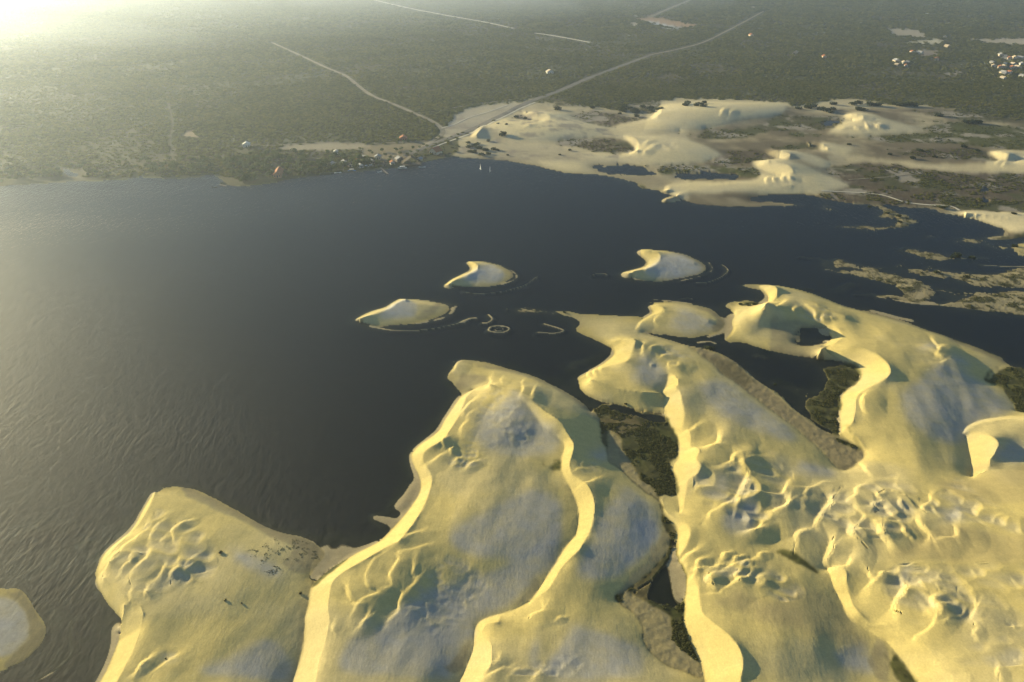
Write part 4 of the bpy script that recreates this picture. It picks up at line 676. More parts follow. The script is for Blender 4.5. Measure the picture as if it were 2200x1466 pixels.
road('road', "P 585,92 640,117 700,145 742,163 770,185 800,206 850,226 900,248 930,262 948,276 950,288 930,303 900,320", 6, M_TRACK, 'pale dirt road crossing the scrub and curving down to the junction', gap=1.5)
road('track', "P 770,-8 860,14 950,32 1040,48 1104,62", 9, M_WTRACK, 'straight white sand track in the hazy distance, left stretch', .6, 3)
road('track', "P 1150,72 1180,76 1225,84 1268,92", 9, M_WTRACK, 'short bright white stretch of the distant sand track', .6, 3)
road('track', "P 1640,25 1600,47 1560,68 1510,92 1450,108 1400,118", 6, M_TRACK, 'thin track crossing the far plain to the right of the pit', .6, 6)
road('track', "P 1490,-2 1440,18 1395,38", 12, M_TRACK, 'pale cleared strip leading to the far sand pit', .6, 5)
road('track', "P 540,313 620,312 700,307 790,309 870,306 930,302", 3.5, M_TRACK, 'sandy track along the wooded shore', .3, 1)
road('track', "P 948,276 975,268 1010,252 1050,240 1090,226", 2.5, M_WTRACK, 'faint sand track between junction and scrub edge', .3)
road('track', "P 890,243 930,240 1000,228 1100,214", 2.5, M_TRACK, 'narrow path along the scrub edge left of the road', .3, 1)
road('track', "S 760,1315 900,1305 1050,1295 1150,1285 1290,1270", 2.0, M_TRACK, 'faint path across the brown flat behind the lagoon', .3)
road('track', "S 560,1400 760,1405 1000,1425 W 1180,215 1400,240 1560,245 1650,285", 2.2, M_WTRACK, 'pale path along the right shore of the lagoon', .3)
for s_, w_ in [("P 362,225 371,262 366,300 372,345", 1.6), ("P 100,283 220,280 330,290 410,294", 2.5), ("P 60,140 160,130 260,126", 4)]:
    road('track', s_, w_, M_PATH, {362: 'short path running inland through the left scrub', 100: 'long dark path parallel to the left shore', 60: 'faint far path in the left haze'}[int(px(s_)[0][0])], .2, 1.2)

# ------------------------------------------------------------------ vegetation
def leaf_mat(name, c0, c1, c2):
    m, N, L, B = mat(name)
    oi = N.new("ShaderNodeObjectInfo"); geo = N.new("ShaderNodeNewGeometry")
    nz = N.new("ShaderNodeTexNoise"); nz.inputs['Scale'].default_value = .012; nz.inputs['Detail'].default_value = 4; L.new(geo.outputs['Position'], nz.inputs['Vector'])
    ad = N.new("ShaderNodeMath"); ad.operation = 'MULTIPLY_ADD'; ad.inputs[1].default_value = 1.4; ad.inputs[2].default_value = -.35; L.new(nz.outputs[0], ad.inputs[0])
    mx = N.new("ShaderNodeMath"); mx.operation = 'MULTIPLY_ADD'; mx.inputs[1].default_value = .55; L.new(oi.outputs['Random'], mx.inputs[0])
    hf = N.new("ShaderNodeMath"); hf.operation = 'MULTIPLY'; hf.inputs[1].default_value = .5; L.new(ad.outputs[0], hf.inputs[0]); L.new(hf.outputs[0], mx.inputs[2])
    cr = N.new("ShaderNodeValToRGB"); cr.color_ramp.elements[0].color = (*c0, 1); cr.color_ramp.elements[1].color = (*c2, 1); e = cr.color_ramp.elements.new(.5); e.color = (*c1, 1); L.new(mx.outputs[0], cr.inputs[0])
    L.new(cr.outputs[0], B.inputs['Base Color']); B.inputs['Roughness'].default_value = .7; B.inputs['Specular IOR Level'].default_value = .25
    out = N["Material Output"]; tl = N.new("ShaderNodeBsdfTranslucent"); L.new(cr.outputs[0], tl.inputs[0]); ms = N.new("ShaderNodeMixShader"); ms.inputs[0].default_value = .4
    L.new(B.outputs[0], ms.inputs[1]); L.new(tl.outputs[0], ms.inputs[2]); L.new(ms.outputs[0], out.inputs[0]); return m
M_SCRUB = leaf_mat("scrub_foliage", (.065, .074, .017), (.148, .152, .034), (.24, .215, .06))
M_TREE = leaf_mat("tree_foliage", (.034, .056, .014), (.075, .105, .024), (.14, .155, .04))
M_BUSH = leaf_mat("bush_foliage", (.020, .030, .010), (.035, .048, .014), (.06, .07, .02))
M_GRASS = leaf_mat("marsh_grass", (.06, .07, .02), (.11, .115, .035), (.21, .18, .075))
M_BARK = flat_mat("bark", (.13, .10, .075), .9, .1)
def leaf_cloud(name, n, size, m, seed, flat=.8, lobes=5):
    g = np.random.default_rng(seed); V = []; F = []
    L = g.normal(size=(lobes, 3)); L /= np.linalg.norm(L, axis=1)[:, None]; L *= .5; L[:, 2] = np.abs(L[:, 2]) * .7; R = g.uniform(.38, .62, lobes)
    for i in range(n):
        k = i % lobes; d = g.normal(size=3); d /= np.linalg.norm(d); p = L[k] + d * R[k] * g.uniform(.72, 1.05); p[2] = p[2] * flat + .12
        nrm = d + g.normal(size=3) * .55; nrm /= np.linalg.norm(nrm); a = np.cross(nrm, (.3, .2, .9)); a /= np.linalg.norm(a); b = np.cross(nrm, a); s = size * g.uniform(.6, 1.3)
        o = len(V); V += [p - a * s - b * s * .6, p + a * s - b * s * .45, p + a * s * .8 + b * s * .7, p - a * s * .7 + b * s * .6 + nrm * s * .25]; F.append((o, o + 1, o + 2, o + 3))
    me = mesh_np(name, V, F, False); me.materials.append(m); return me
protos = bpy.data.collections.new("scrub_kinds")
for i in range(5):
    protos.objects.link(bpy.data.objects.new("scrub_bush", leaf_cloud("scrub_bush", 64, .24, M_SCRUB, 20 + i, .75, 4)))
grassc = bpy.data.collections.new("grass_kinds")
for i in range(3): grassc.objects.link(bpy.data.objects.new("grass_tuft", leaf_cloud("grass_tuft", 16, .34, M_GRASS, 60 + i, .5, 3)))
def instancer(name, P, S, coll, label, cat):
    me = bpy.data.meshes.new(name); me.vertices.add(len(P)); me.vertices.foreach_set("co", np.asarray(P, np.float32).ravel())
    a = me.attributes.new("size", 'FLOAT_VECTOR', 'POINT'); a.data.foreach_set("vector", np.asarray(S, np.float32).ravel())
    b = me.attributes.new("turn", 'FLOAT_VECTOR', 'POINT'); t = np.zeros((len(P), 3), np.float32); t[:, 2] = rng.uniform(0, 6.28, len(P)); b.data.foreach_set("vector", t.ravel())
    o = bpy.data.objects.new(name, me); COL.objects.link(o); tag(o, label, cat, kind='stuff')
    g = bpy.data.node_groups.new(name, 'GeometryNodeTree'); g.interface.new_socket("Geometry", in_out='INPUT', socket_type='NodeSocketGeometry'); g.interface.new_socket("Geometry", in_out='OUTPUT', socket_type='NodeSocketGeometry')
    gi = g.nodes.new("NodeGroupInput"); go = g.nodes.new("NodeGroupOutput"); ip = g.nodes.new("GeometryNodeInstanceOnPoints"); ci = g.nodes.new("GeometryNodeCollectionInfo")
    ci.inputs[0].default_value = coll; ci.inputs['Separate Children'].default_value = True; ip.inputs['Pick Instance'].default_value = True
    def attr(nm):
        q = g.nodes.new("GeometryNodeInputNamedAttribute"); q.data_type = 'FLOAT_VECTOR'; q.inputs['Name'].default_value = nm; return [k for k in q.outputs if k.enabled and k.name == 'Attribute'][0]
    ri = g.nodes.new("FunctionNodeRandomValue"); ri.data_type = 'INT'; ri.inputs[4].default_value = 0; ri.inputs[5].default_value = 9
    g.links.new(gi.outputs[0], ip.inputs['Points']); g.links.new(ci.outputs[0], ip.inputs['Instance']); g.links.new(attr("size"), ip.inputs['Scale']); g.links.new(attr("turn"), ip.inputs['Rotation']); g.links.new(ri.outputs[2], ip.inputs['Instance Index'])
    g.links.new(ip.outputs[0], go.inputs[0]); md = o.modifiers.new("scatter", 'NODES'); md.node_group = g
    return o
clearing = wpip(px("P 590,322 620,312 700,308 780,309 800,318 770,325 700,323 640,327")) | wpip(px("P 780,318 860,308 935,305 920,322 880,340 820,352 770,345"))
for s_ in ["P 1368,40 1400,37 1440,44 1492,54 1492,61 1440,60 1380,48", "P 1352,52 1366,50 1374,57 1358,58", "P 1905,65 1960,62 1985,75 1990,82 1920,78", "P 1945,92 1990,86 2030,88 2020,96 1970,94", "P 2080,88 2200,82 2500,84 2500,98 2200,97 2140,95", "P 1960,110 2015,110 2010,122 1975,120", "P 2145,120 2160,119 2170,124 2205,122 2230,124 2230,129 2165,132", "P 2020,160 2050,158 2065,155 2066,158 2040,164", "P 398,282 412,276 420,292 440,300 395,297"]: clearing |= wpip(px(s_))
nogo = clear | clearing | ~((region == 'ground')) | (H < .3)
beach = wpip(px("P 790,372 850,345 880,338 930,318 985,300 1000,340 960,342 900,354 850,364")); thin = beach
PP, SS = [], []
for y0, y1, sp, rad in [(690, 1250, 3.9, 2.5), (1250, 2000, 6.6, 3.6), (2000, 3600, 11., 6.), (3600, 8200, 25., 13.)]:
    xw = .86 * y1 + 120; nx = int(2 * xw / sp); ny = int((y1 - y0) / sp)
    X, Y = np.meshgrid(np.linspace(-xw, xw, nx), np.linspace(y0, y1, ny, endpoint=False)); X = X + rng.uniform(-.5, .5, X.shape) * sp; Y = Y + rng.uniform(-.5, .5, X.shape) * sp
    k = np.abs(X) < .86 * Y + 60; X = X[k]; Y = Y[k]
    r, c = gidx(X, Y); ok = ~nogo[r, c] & ~(thin[r, c] & (rng.random(len(X)) < .8))
    dens = fbm(X / 90, Y / 90, 4); ok &= rng.random(len(X)) < np.clip(.62 + (dens - .35) * 2.4, .45, 1)
    X = X[ok]; Y = Y[ok]; dens = dens[ok]
    S = rad * rng.uniform(.5, 1.25, len(X)) * (.75 + .6 * dens)
    PP.append(np.c_[X, Y, sample(X, Y) - .1 * S]); SS.append(np.c_[S, S, S * rng.uniform(.7, 1.05, len(X))])
PP = np.vstack(PP); SS = np.vstack(SS)
instancer('scrub_woodland', PP, SS, protos, 'dense olive-green scrub woodland covering the plain beyond the lagoon', 'woodland')
# low scrub on the far flats, grass on the marsh
r, c = np.nonzero(farflat & (H > .2)); k = rng.choice(len(r), min(len(r), 9000), replace=False, p=None); r = r[k]; c = c[k]
w = (fbm(GX[r, c] / 18, GY[r, c] / 18, 3) > .47); r = r[w]; c = c[w]; S = rng.uniform(.5, 1.5, len(r)) ** 1.5
instancer('heath', np.c_[GX[r, c] + rng.uniform(-1, 1, len(r)), GY[r, c] + rng.uniform(-2, 2, len(r)), H[r, c]], np.c_[S, S, S * .6], protos, 'low dark heath plants on the flats between the far dunes', 'heath')
mossy = ((RGB[..., 0] < .125) & (RGB[..., 1] > RGB[..., 2] * 1.5) & (H > .06) & (flat_mask | np.isin(owner, list(islets)))) | (np.isin(owner, list(islets)) & (H > .15) & (n2 > .52))
r, c = np.nonzero(mossy); k = rng.choice(len(r), min(len(r), 16000), replace=False); r = r[k]; c = c[k]; w = fbm(GX[r, c] / 5, GY[r, c] / 5, 3) > .46; r = r[w]; c = c[w]; S = rng.uniform(.25, .8, len(r))
instancer('marsh_grass', np.c_[GX[r, c] + rng.uniform(-.4, .4, len(r)), GY[r, c] + rng.uniform(-.4, .4, len(r)), H[r, c]], np.c_[S, S, S * .8], grassc, 'tufts of marsh grass in the hollows and on the islets', 'grass')
deb = soft(wpip(px("A 1560,560 1820,580 1830,650 1740,730 1690,720 1600,600")), 1) + .5 * soft(wpip(px("A 1780,460 2000,500 2060,600 1950,660 1850,600 1650,540")), 1)
r, c = np.nonzero((deb > .2) & land); w = (fbm(GX[r, c] / 2.2, GY[r, c] / 2.2, 3) > .6) & (rng.random(len(r)) < .5); r = r[w]; c = c[w]; S = rng.uniform(.12, .34, len(r))
instancer('beach_litter', np.c_[GX[r, c], GY[r, c], H[r, c]], np.c_[S, S, S * .6], grassc, 'dark plant litter strewn over the lower left dune', 'plant litter')
print('scatter', len(PP), time.time() - T0)

# ---- trees and bushes that stand out one by one
def tube(V, F, a, b, ra, rb, n=6):
    a = np.array(a, float); b = np.array(b, float); d = b - a; d /= np.linalg.norm(d); p = np.cross(d, (.31, .2, .93)); p /= np.linalg.norm(p); q = np.cross(d, p); o = len(V)
    for c_, r_ in ((a, ra), (b, rb)):
        for i in range(n):
            t = 6.2832 * i / n; V.append(c_ + (p * math.cos(t) + q * math.sin(t)) * r_)
    for i in range(n): F.append((o + i, o + (i + 1) % n, o + n + (i + 1) % n, o + n + i))
def trunk_mesh(seed):
    g = np.random.default_rng(seed); V = []; F = []
    tube(V, F, (0, 0, -.3), (.05, .03, .75), .10, .07); 
    for k in range(4):
        t = 1.57 * k + g.uniform(-.4, .4); tube(V, F, (.05, .03, .62 + .04 * k), (.55 * math.cos(t), .55 * math.sin(t), 1.15 + .2 * g.random()), .055, .02, 5)
    me = mesh_np("trunk", V, F); me.materials.append(M_BARK); return me
trunks = [trunk_mesh(i) for i in range(3)]
crowns = [leaf_cloud("crown", 190, .155, M_TREE, 40 + i, .78, 7) for i in range(5)]
bushes = [leaf_cloud("foliage", 240, .13, M_BUSH, 80 + i, .62, 8) for i in range(4)]
stem_me = trunk_mesh(9); stem_me.name = "stem"
def place_tree(u, v, rad, label, group=None):
    x, y, z = [float(q) for q in ground(u, v)]
    e = bpy.data.objects.new("tree", None); COL.objects.link(e); e.location = (x, y, z); e.rotation_euler[2] = random.uniform(0, 6.28); tag(e, label, 'tree', group); e.empty_display_size = .5
    t = bpy.data.objects.new("trunk", random.choice(trunks)); COL.objects.link(t); t.parent = e; t.scale = (rad * .9, rad * .9, rad * .95)
    c = bpy.data.objects.new("crown", random.choice(crowns)); COL.objects.link(c); c.parent = e; c.location = (0, 0, rad * .75); c.scale = (rad, rad, rad * random.uniform(.85, 1.2))
def place_bush(u, v, rad, label, group=None):
    x, y, z = [float(q) for q in ground(u, v)]
    e = bpy.data.objects.new("bush", None); COL.objects.link(e); e.location = (x, y, z); e.rotation_euler[2] = random.uniform(0, 6.28); tag(e, label, 'bush', group); e.empty_display_size = .5
    t = bpy.data.objects.new("stem", stem_me); COL.objects.link(t); t.parent = e; t.scale = (rad * .6, rad * .6, rad * .45)
    c = bpy.data.objects.new("foliage", random.choice(bushes)); COL.objects.link(c); c.parent = e; c.location = (0, 0, rad * .12); c.scale = (rad, rad * random.uniform(.8, 1.1), rad * random.uniform(.8, 1.05))
belts = [("P 480,345 560,330 680,325 760,335 830,352 830,362 760,368 660,378 560,392 492,398", 125, 'leafy tree in the thick grove on the shore around the orange-roofed hall', 'trees of the shore grove', 2.6, 4.2), ("P 300,345 480,340 478,380 440,376 330,380 300,378", 48, 'leafy tree on the shore left of the inlet with the white mirror of water', 'trees left of the inlet', 2.2, 3.6), ("P 0,360 300,350 300,380 150,388 0,396", 42, 'tree in the low fringe along the left shore', 'trees of the left shore fringe', 1.8, 3.), ("P 780,330 920,312 940,322 880,345 830,352", 22, 'single tree among the huts by the road end', 'trees among the huts', 1.6, 2.6)]
placed = []
for s_, n, lab, grp, r0, r1 in belts:
    p = px(s_); k = 0; tries = 0
    while k < n and tries < 6000:
        tries += 1; u = random.uniform(p[:, 0].min(), p[:, 0].max()); v = random.uniform(p[:, 1].min(), p[:, 1].max())
        ins = False; q = np.vstack([p, p[:1]])
        for (ax, ay), (bx, by) in zip(q[:-1], q[1:]):
            if (ay > v) != (by > v) and u < (bx - ax) * (v - ay) / (by - ay) + ax: ins = not ins
        if not ins: continue
        x, y, z = ground(u, v)
        if z < .35 or any((x - a) ** 2 + (y - b) ** 2 < 9 for a, b in placed): continue
        if abs(u - 600) < 13 and 350 < v < 388: continue
        placed.append((x, y)); place_tree(u, v, random.uniform(r0, r1), lab, grp); k += 1
B = lambda k, t: px(k + ' ' + t)[0]
bl = [("R", "675,805", 6.2, 'big round bush on white sand at the scrub edge above the far dunes'), ("R", "930,795", 4.6, 'round bush right of the biggest bush at the scrub edge'), ("R", "272,992", 6., 'dark bush on the slope of the dune by the road junction'), ("R", "370,862", 3.6, 'small bush in the dip behind the junction dune, left of a pair'), ("R", "437,872", 3.2, 'small bush in the dip behind the junction dune, right of a pair'), ("R", "240,908", 2.4, 'low bush by the roadside above the junction dune, nearer the road'), ("R", "300,914", 2.4, 'low bush above the junction dune, farther from the road'), ("R", "1130,838", 3.4, 'small bush left of a pair on the pale sand strip'), ("R", "1252,855", 4.2, 'dark bush at the tip of the brown flat'), ("R", "1240,828", 4., 'bush above the tip of the brown flat'), ("R", "165,1035", 3., 'small lone bush behind the shore thicket'), ("R", "310,1140", 2., 'tiny bush on the beach right of the shore thicket'), ("R", "690,1138", 2.2, 'tiny bush on the pale beach below the brown oval flat'), ("R", "765,1105", 2.6, 'small bush at the left end of the brown oval flat'),
 ("S", "395,800", 5., 'leftmost dark bush of the row on the far white sand'), ("S", "650,768", 6., 'bush on the crest of the smooth far sand hump'), ("S", "1420,852", 6.4, 'dark bush on a yellow hummock at the far right sand edge'), ("S", "1232,1165", 4., 'lone dark bush on the brown flat at right'), ("S", "1062,1136", 3., 'small bush left of the lone dark bush on the brown flat'), ("S", "1390,1155", 3., 'small bush right of the lone dark bush on the brown flat'), ("S", "1282,1108", 4., 'bush on the sandy strip behind the lone dark bush'), ("S", "1605,1083", 4.4, 'wide bush on the sandy strip near the right edge'), ("S", "762,1062", 3., 'small bush left on the sandy strip of the flats'), ("S", "1705,1108", 3., 'bush close to the right golden hollow'),
 ("W", "1620,682", 3.8, 'dark tree-like bush at the end of the long sandbar'), ("W", "1585,695", 2.2, 'small bush beside the dark one on the long sandbar'), ("W", "1750,700", 2.6, 'dark bush on the narrow tail of the long sandbar'), ("W", "2122,602", 2.4, 'small bush on the sandy point at the right edge'), ("W", "872,262", 2., 'small bush at the tip of the hook-shaped islet'), ("W", "1490,272", 3.4, 'dark bush at the foot of the yellow spit'), ("W", "1020,315", 2.6, 'bush on the bend of the hook-shaped islet, upper'), ("W", "1120,345", 2.8, 'bush on the bend of the hook-shaped islet, middle'), ("W", "1130,392", 2.2, 'bush on the bend of the hook-shaped islet, lower'), ("W", "1445,828", 2.4, 'bush on the broad grassy bar, left end'), ("W", "1700,868", 2.4, 'bush in the middle of the broad grassy bar'), ("W", "2110,322", 2.6, 'dark bush on the yellow spit near the right edge'),
 ("A", "1410,560", 1.0, 'lone dark shrub on the lower left dune'), ("A", "1920,818", .7, 'tiny shrub with a shadow beside the central slip face'), ("A", "1440,862", .6, 'small tuft on the lower left dune, left of a pair'), ("A", "1545,882", .5, 'small tuft on the lower left dune, right of a pair'), ("A", "1060,1236", .45, 'little plant among the ripples at the bottom left'), ("C", "205,202", 1.3, 'dark bush on the tip of the dune horn'), ("C", "710,960", .9, 'small dark bush on the underside of the horned dune'), ("F", "180,212", 2.2, 'bush in the green patch by the right dune horn, middle'), ("F", "225,210", 1.8, 'bush in the green patch by the right dune horn, right'), ("F", "130,208", 1.7, 'bush in the green patch by the right dune horn, left'), ("C", "1390,495", 2., 'grey-green bush on the spit in the channel, larger'), ("C", "1430,500", 1.7, 'grey-green bush on the spit in the channel, smaller'), ("C", "1950,800", 1.3, 'small dark bush at the pool edge behind the rippled dune'), ("P", "480,397", 3.2, 'yellow-green bush at the inlet corner')]
for k, t, rad, lab in bl: u, v = B(k, t); place_bush(u, v, rad, lab)
for t, rad in zip("470,795 505,785 555,806 600,820 630,830 645,806".split(), (6.6, 6, 7, 6.5, 5, 5.5)): place_bush(*B('S', t), rad, 'dark bush in the tight left cluster on the far white sand', 'left cluster of far sand bushes')
for t, rad in zip("790,770 830,762 838,808 872,814 915,775 970,778".split(), (6.5, 6, 7, 5.5, 7.5, 7.5)): place_bush(*B('S', t), rad, 'dark bush in the middle cluster on the far white sand', 'middle cluster of far sand bushes')
for t, rad in zip("1150,778 1195,776 1240,780 1100,770".split(), (7.5, 8, 7, 6)): place_bush(*B('S', t), rad, 'dark bush in the right cluster at the far sand edge', 'right cluster of far sand bushes')
for t, rad in zip("1620,902 1660,905 1705,905".split(), (5.5, 6.5, 6)): place_bush(*B('S', t), rad, 'dark bush in the row of three on the green flat', 'row of three on the green flat')
for t, rad in zip("20,1080 60,1075 100,1092 150,1105 205,1100 65,1120 115,1140 30,1115 235,1105 170,1130 90,1060 20,1050".split(), (4, 4.5, 4.5, 4.5, 4, 4, 4, 3.5, 3, 3.6, 3.6, 3.6)): place_bush(*B('R', t), rad, 'dense bush in the dark thicket on the shore below the junction dune', 'shore thicket')
for k in range(16): place_bush(*B('R', "%d,%d" % (random.randint(1060, 1430), random.randint(775, 825))), random.uniform(3.5, 5.5), 'bush in the green belt behind the pale far dune', 'green belt bushes')
for k in range(9): place_bush(*B('R', "%d,%d" % (random.randint(1565, 1755), random.randint(755, 785))), random.uniform(3.5, 5.5), 'bush in the small dark belt on top of the pale far dune', 'dark belt bushes')

# ------------------------------------------------------------------ huts, boats, piers
M_TILE = flat_mat("orange_tiles", (.36, .145, .065), .8, .2, var=.25, scale=1.2); M_WHITE = flat_mat("white_wall", (.60, .58, .53), .8, .2); M_CREAM = flat_mat("cream_wall", (.58, .48, .36), .85, .2)
M_BRICK = flat_mat("raw_brick", (.36, .18, .11), .9, .1); M_THATCH = flat_mat("thatch", (.10, .085, .065), .95, .05, var=.3, scale=4); M_WOOD = flat_mat("grey_wood", (.22, .19, .16), .85, .15, var=.2); M_DARK = flat_mat("dark_opening", (.03, .03, .032), .6, .3)
M_GREYROOF = flat_mat("fibre_cement_roof", (.33, .33, .34), .8, .2, var=.2); M_HULL = flat_mat("boat_hull", (.76, .76, .74), .4, .5); M_BLUE = flat_mat("blue_paint", (.12, .25, .5), .5, .4); M_SAIL = flat_mat("sail_cloth", (.82, .82, .8), .8, .1); M_REDSAIL = flat_mat("red_sail_cloth", (.55, .2, .13), .8, .1)
def box_v(V, F, x0, x1, y0, y1, z0, z1):
    o = len(V); V += [(x0, y0, z0), (x1, y0, z0), (x1, y1, z0), (x0, y1, z0), (x0, y0, z1), (x1, y0, z1), (x1, y1, z1), (x0, y1, z1)]
    F += [(o, o + 3, o + 2, o + 1), (o + 4, o + 5, o + 6, o + 7), (o, o + 1, o + 5, o + 4), (o + 1, o + 2, o + 6, o + 5), (o + 2, o + 3, o + 7, o + 6), (o + 3, o, o + 4, o + 7)]
def part(name, V, F, m, parent, smooth=False):
    me = mesh_np(name, V, F, smooth); me.materials.append(m); o = bpy.data.objects.new(name, me); COL.objects.link(o); o.parent = parent; return o
def boxpart(name, b, m, parent):
    V, F = [], []; box_v(V, F, *b); return part(name, V, F, m, parent)
def root(name, u, v, rot, label, cat, group=None, z=None):
    x, y, zz = [float(q) for q in ground(u, v)]
    if z is not None: x, y = [float(q) for q in unproj(u, v, z)]; zz = z
    e = bpy.data.objects.new(name, None); COL.objects.link(e); e.location = (x, y, zz); e.rotation_euler[2] = rot; e.empty_display_size = .5; return tag(e, label, cat, group)
def gable(e, w, l, h, pitch, ov, m, thick=.22):
    rz = h + pitch * (w / 2); V = []; F = []
    for sgn in (-1, 1):
        o = len(V); ex = sgn * (w / 2 + ov); ez = h - pitch * ov
        V += [(0, -l / 2 - ov, rz), (ex, -l / 2 - ov, ez), (ex, l / 2 + ov, ez), (0, l / 2 + ov, rz), (0, -l / 2 - ov, rz + thick), (ex, -l / 2 - ov, ez + thick), (ex, l / 2 + ov, ez + thick), (0, l / 2 + ov, rz + thick)]
        F += [(o, o + 1, o + 2, o + 3), (o + 4, o + 7, o + 6, o + 5), (o, o + 4, o + 5, o + 1), (o + 1, o + 5, o + 6, o + 2), (o + 2, o + 6, o + 7, o + 3)]
    r_ = part('roof', V, F, m, e); c_ = boxpart('ridge_cap', (-.18, .18, -l / 2 - ov - .02, l / 2 + ov + .02, rz + thick * .6, rz + thick + .1), m, r_); return rz
def house(u, v, w, l, h, rot, wm, rm, label, group=None, pitch=.5):
    e = root('house', u, v, rot, label, 'house', group); rz = h + pitch * w / 2
    V = [(-w / 2, -l / 2, -.5), (w / 2, -l / 2, -.5), (w / 2, l / 2, -.5), (-w / 2, l / 2, -.5), (-w / 2, -l / 2, h), (w / 2, -l / 2, h), (w / 2, l / 2, h), (-w / 2, l / 2, h), (0, -l / 2, rz), (0, l / 2, rz)]
    F = [(0, 1, 5, 4), (1, 2, 6, 5), (2, 3, 7, 6), (3, 0, 4, 7), (4, 5, 8, 8), (6, 7, 9, 9)]
    me = bpy.data.meshes.new('wall'); me.from_pydata(V, [], [f if len(set(f)) == 4 else tuple(dict.fromkeys(f)) for f in F]); me.materials.append(wm); o = bpy.data.objects.new('wall', me); COL.objects.link(o); o.parent = e
    gable(e, w, l, h, pitch, .6, rm)
    boxpart('door', (-.5, .5, -l / 2 - .08, -l / 2 + .02, 0, 2.1), M_DARK, e)
    for sx in (-1, 1): boxpart('window', (sx * w * .32 - .5, sx * w * .32 + .5, -l / 2 - .06, -l / 2 + .02, 1., 2.), M_DARK, e)
    for sy in (-1, 1): boxpart('window', (-w / 2 - .06, -w / 2 + .02, sy * l * .25 - .6, sy * l * .25 + .6, 1., 2.), M_DARK, e)
    return e
house(599, 376, 7, 19, 3.2, math.radians(8), M_BRICK, M_TILE, 'long hall with orange tiled roof standing end-on to the shore', pitch=.7)
house(936, 330, 10, 9, 3.2, math.radians(-35), M_CREAM, M_TILE, 'orange-roofed kiosk by the end of the road', pitch=.7)
house(530, 315, 7, 7, 3., .2, M_WHITE, M_WHITE, 'small white house alone in the scrub left of the sandy lot')
house(867, 301, 8, 7, 3., .1, M_BRICK, M_TILE, 'small brick house at the scrub edge above the road end')
house(1181, 158, 11, 8, 3.5, .3, M_WHITE, M_CREAM, 'cream house in the scrub beside the far road')
house(858, 347, 7, 6, 3.2, .5, M_WOOD, M_GREYROOF, 'grey-roofed hut left of the dark stilted pavilion')
house(722, 330, 4, 4, 2.6, .2, M_WHITE, M_WHITE, 'small white shed at the edge of the sandy lot')
house(716, 355, 3.4, 4, 2.6, .6, M_WHITE, M_GREYROOF, 'small white shed in the grove near the shore')
house(812, 342, 6, 5, 3., .1, M_CREAM, M_GREYROOF, 'hut with grey roof among the trees by the pier')
house(783, 342, 4, 4, 2.6, .8, M_WHITE, M_GREYROOF, 'tiny pale hut left of the grey-roofed hut by the pier')
for k, (t, wl, lab) in enumerate([("60,62", 12, 'white house alone at the top right of the plain, nearest the top edge'), ("45,266", 10, 'white house in the far scrub below the pit'), ("370,395", 10, 'white low house in the dark scrub right of the far road'), ("1110,456", 12, 'white house amid blue-green trees left of the ploughed plot'), ("1405,442", 9, 'small white house just right of the ploughed plot'), ("1480,348", 9, 'house below the bright sandy strip'), ("1875,412", 11, 'leftmost house on the bright village clearing'), ("1940,436", 9, 'second house on the bright village clearing'), ("1975,432", 9, 'third house on the bright village clearing'), ("2015,434", 10, 'rightmost house on the bright village clearing'), ("1870,502", 9, 'left house of the pair below the village clearing'), ("1895,500", 9, 'right house of the pair below the village clearing'), ("1895,545", 11, 'white house lowest in the village at right'), ("1955,505", 9, 'house between the pair and the right edge'), ("1995,505", 10, 'house nearest the right edge below the clearing'), ("1465,280", 9, 'house behind the bright sandy strip'), ("580,425", 9, 'low house in the plain between road and ploughed plot')]):
    u, v = B('S', t); house(u, v, wl * .8, wl, 3.6, random.uniform(-.6, .6), M_CREAM, [M_GREYROOF, M_TILE, M_CREAM][k % 3], lab, 'village houses on the far plain')
for k in range(16):
    if k < 10: u, v = B('S', "%d,%d" % (random.randint(1780, 2040), random.randint(455, 600)))
    else: u, v = B('S', "%d,%d" % (random.randint(1080, 1560), random.randint(370, 520)))
    w_ = random.uniform(5, 7.5); house(u, v, w_, w_ * 1.2, 3., random.uniform(-.7, .7), random.choice([M_CREAM, M_WHITE]), random.choice([M_GREYROOF, M_TILE, M_CREAM]), 'tiny house half hidden among the trees ' + ('right of the village clearing near the right edge' if k < 10 else 'around the ploughed plot left of the village'), 'tiny houses near the right edge' if k < 10 else 'tiny houses around the ploughed plot')
for k, (u, v) in enumerate([(740, 352), (752, 358), (768, 350), (775, 360), (800, 351), (826, 356), (843, 353), (902, 346)]):
    house(u, v, 4.2, 4.6, 2.6, random.uniform(-.6, .6), [M_WHITE, M_CREAM, M_WOOD][k % 3], [M_GREYROOF, M_THATCH, M_TILE, M_GREYROOF][k % 4], 'small hut among the shore trees, %s from the left' % ['first', 'second', 'third', 'fourth', 'fifth', 'sixth', 'seventh', 'eighth'][k], 'small huts along the grove shore')
def pavilion(u, v, w, l, rot, label, roofm, z=None, hh=3.):
    e = root('pavilion', u, v, rot, label, 'pavilion', z=z)
    boxpart('deck', (-w / 2, w / 2, -l / 2, l / 2, .55, .75), M_WOOD, e)
    for sx in (-1, 0, 1):
        for sy in (-1, 1): boxpart('post', (sx * w * .44 - .12, sx * w * .44 + .12, sy * l * .42 - .12, sy * l * .42 + .12, -1.5, hh), M_WOOD, e)
    gable(e, w, l, hh, .6, .8, roofm); boxpart('railing', (-w / 2, w / 2, -l / 2, -l / 2 + .08, 1.5, 1.6), M_WOOD, e)
pavilion(884, 354, 18, 8, math.radians(14), 'dark thatched pavilion on stilts at the water edge', M_THATCH, .0)
pavilion(870, 348, 8, 7, math.radians(30), 'smaller dark thatched pavilion behind the stilted one', M_THATCH)
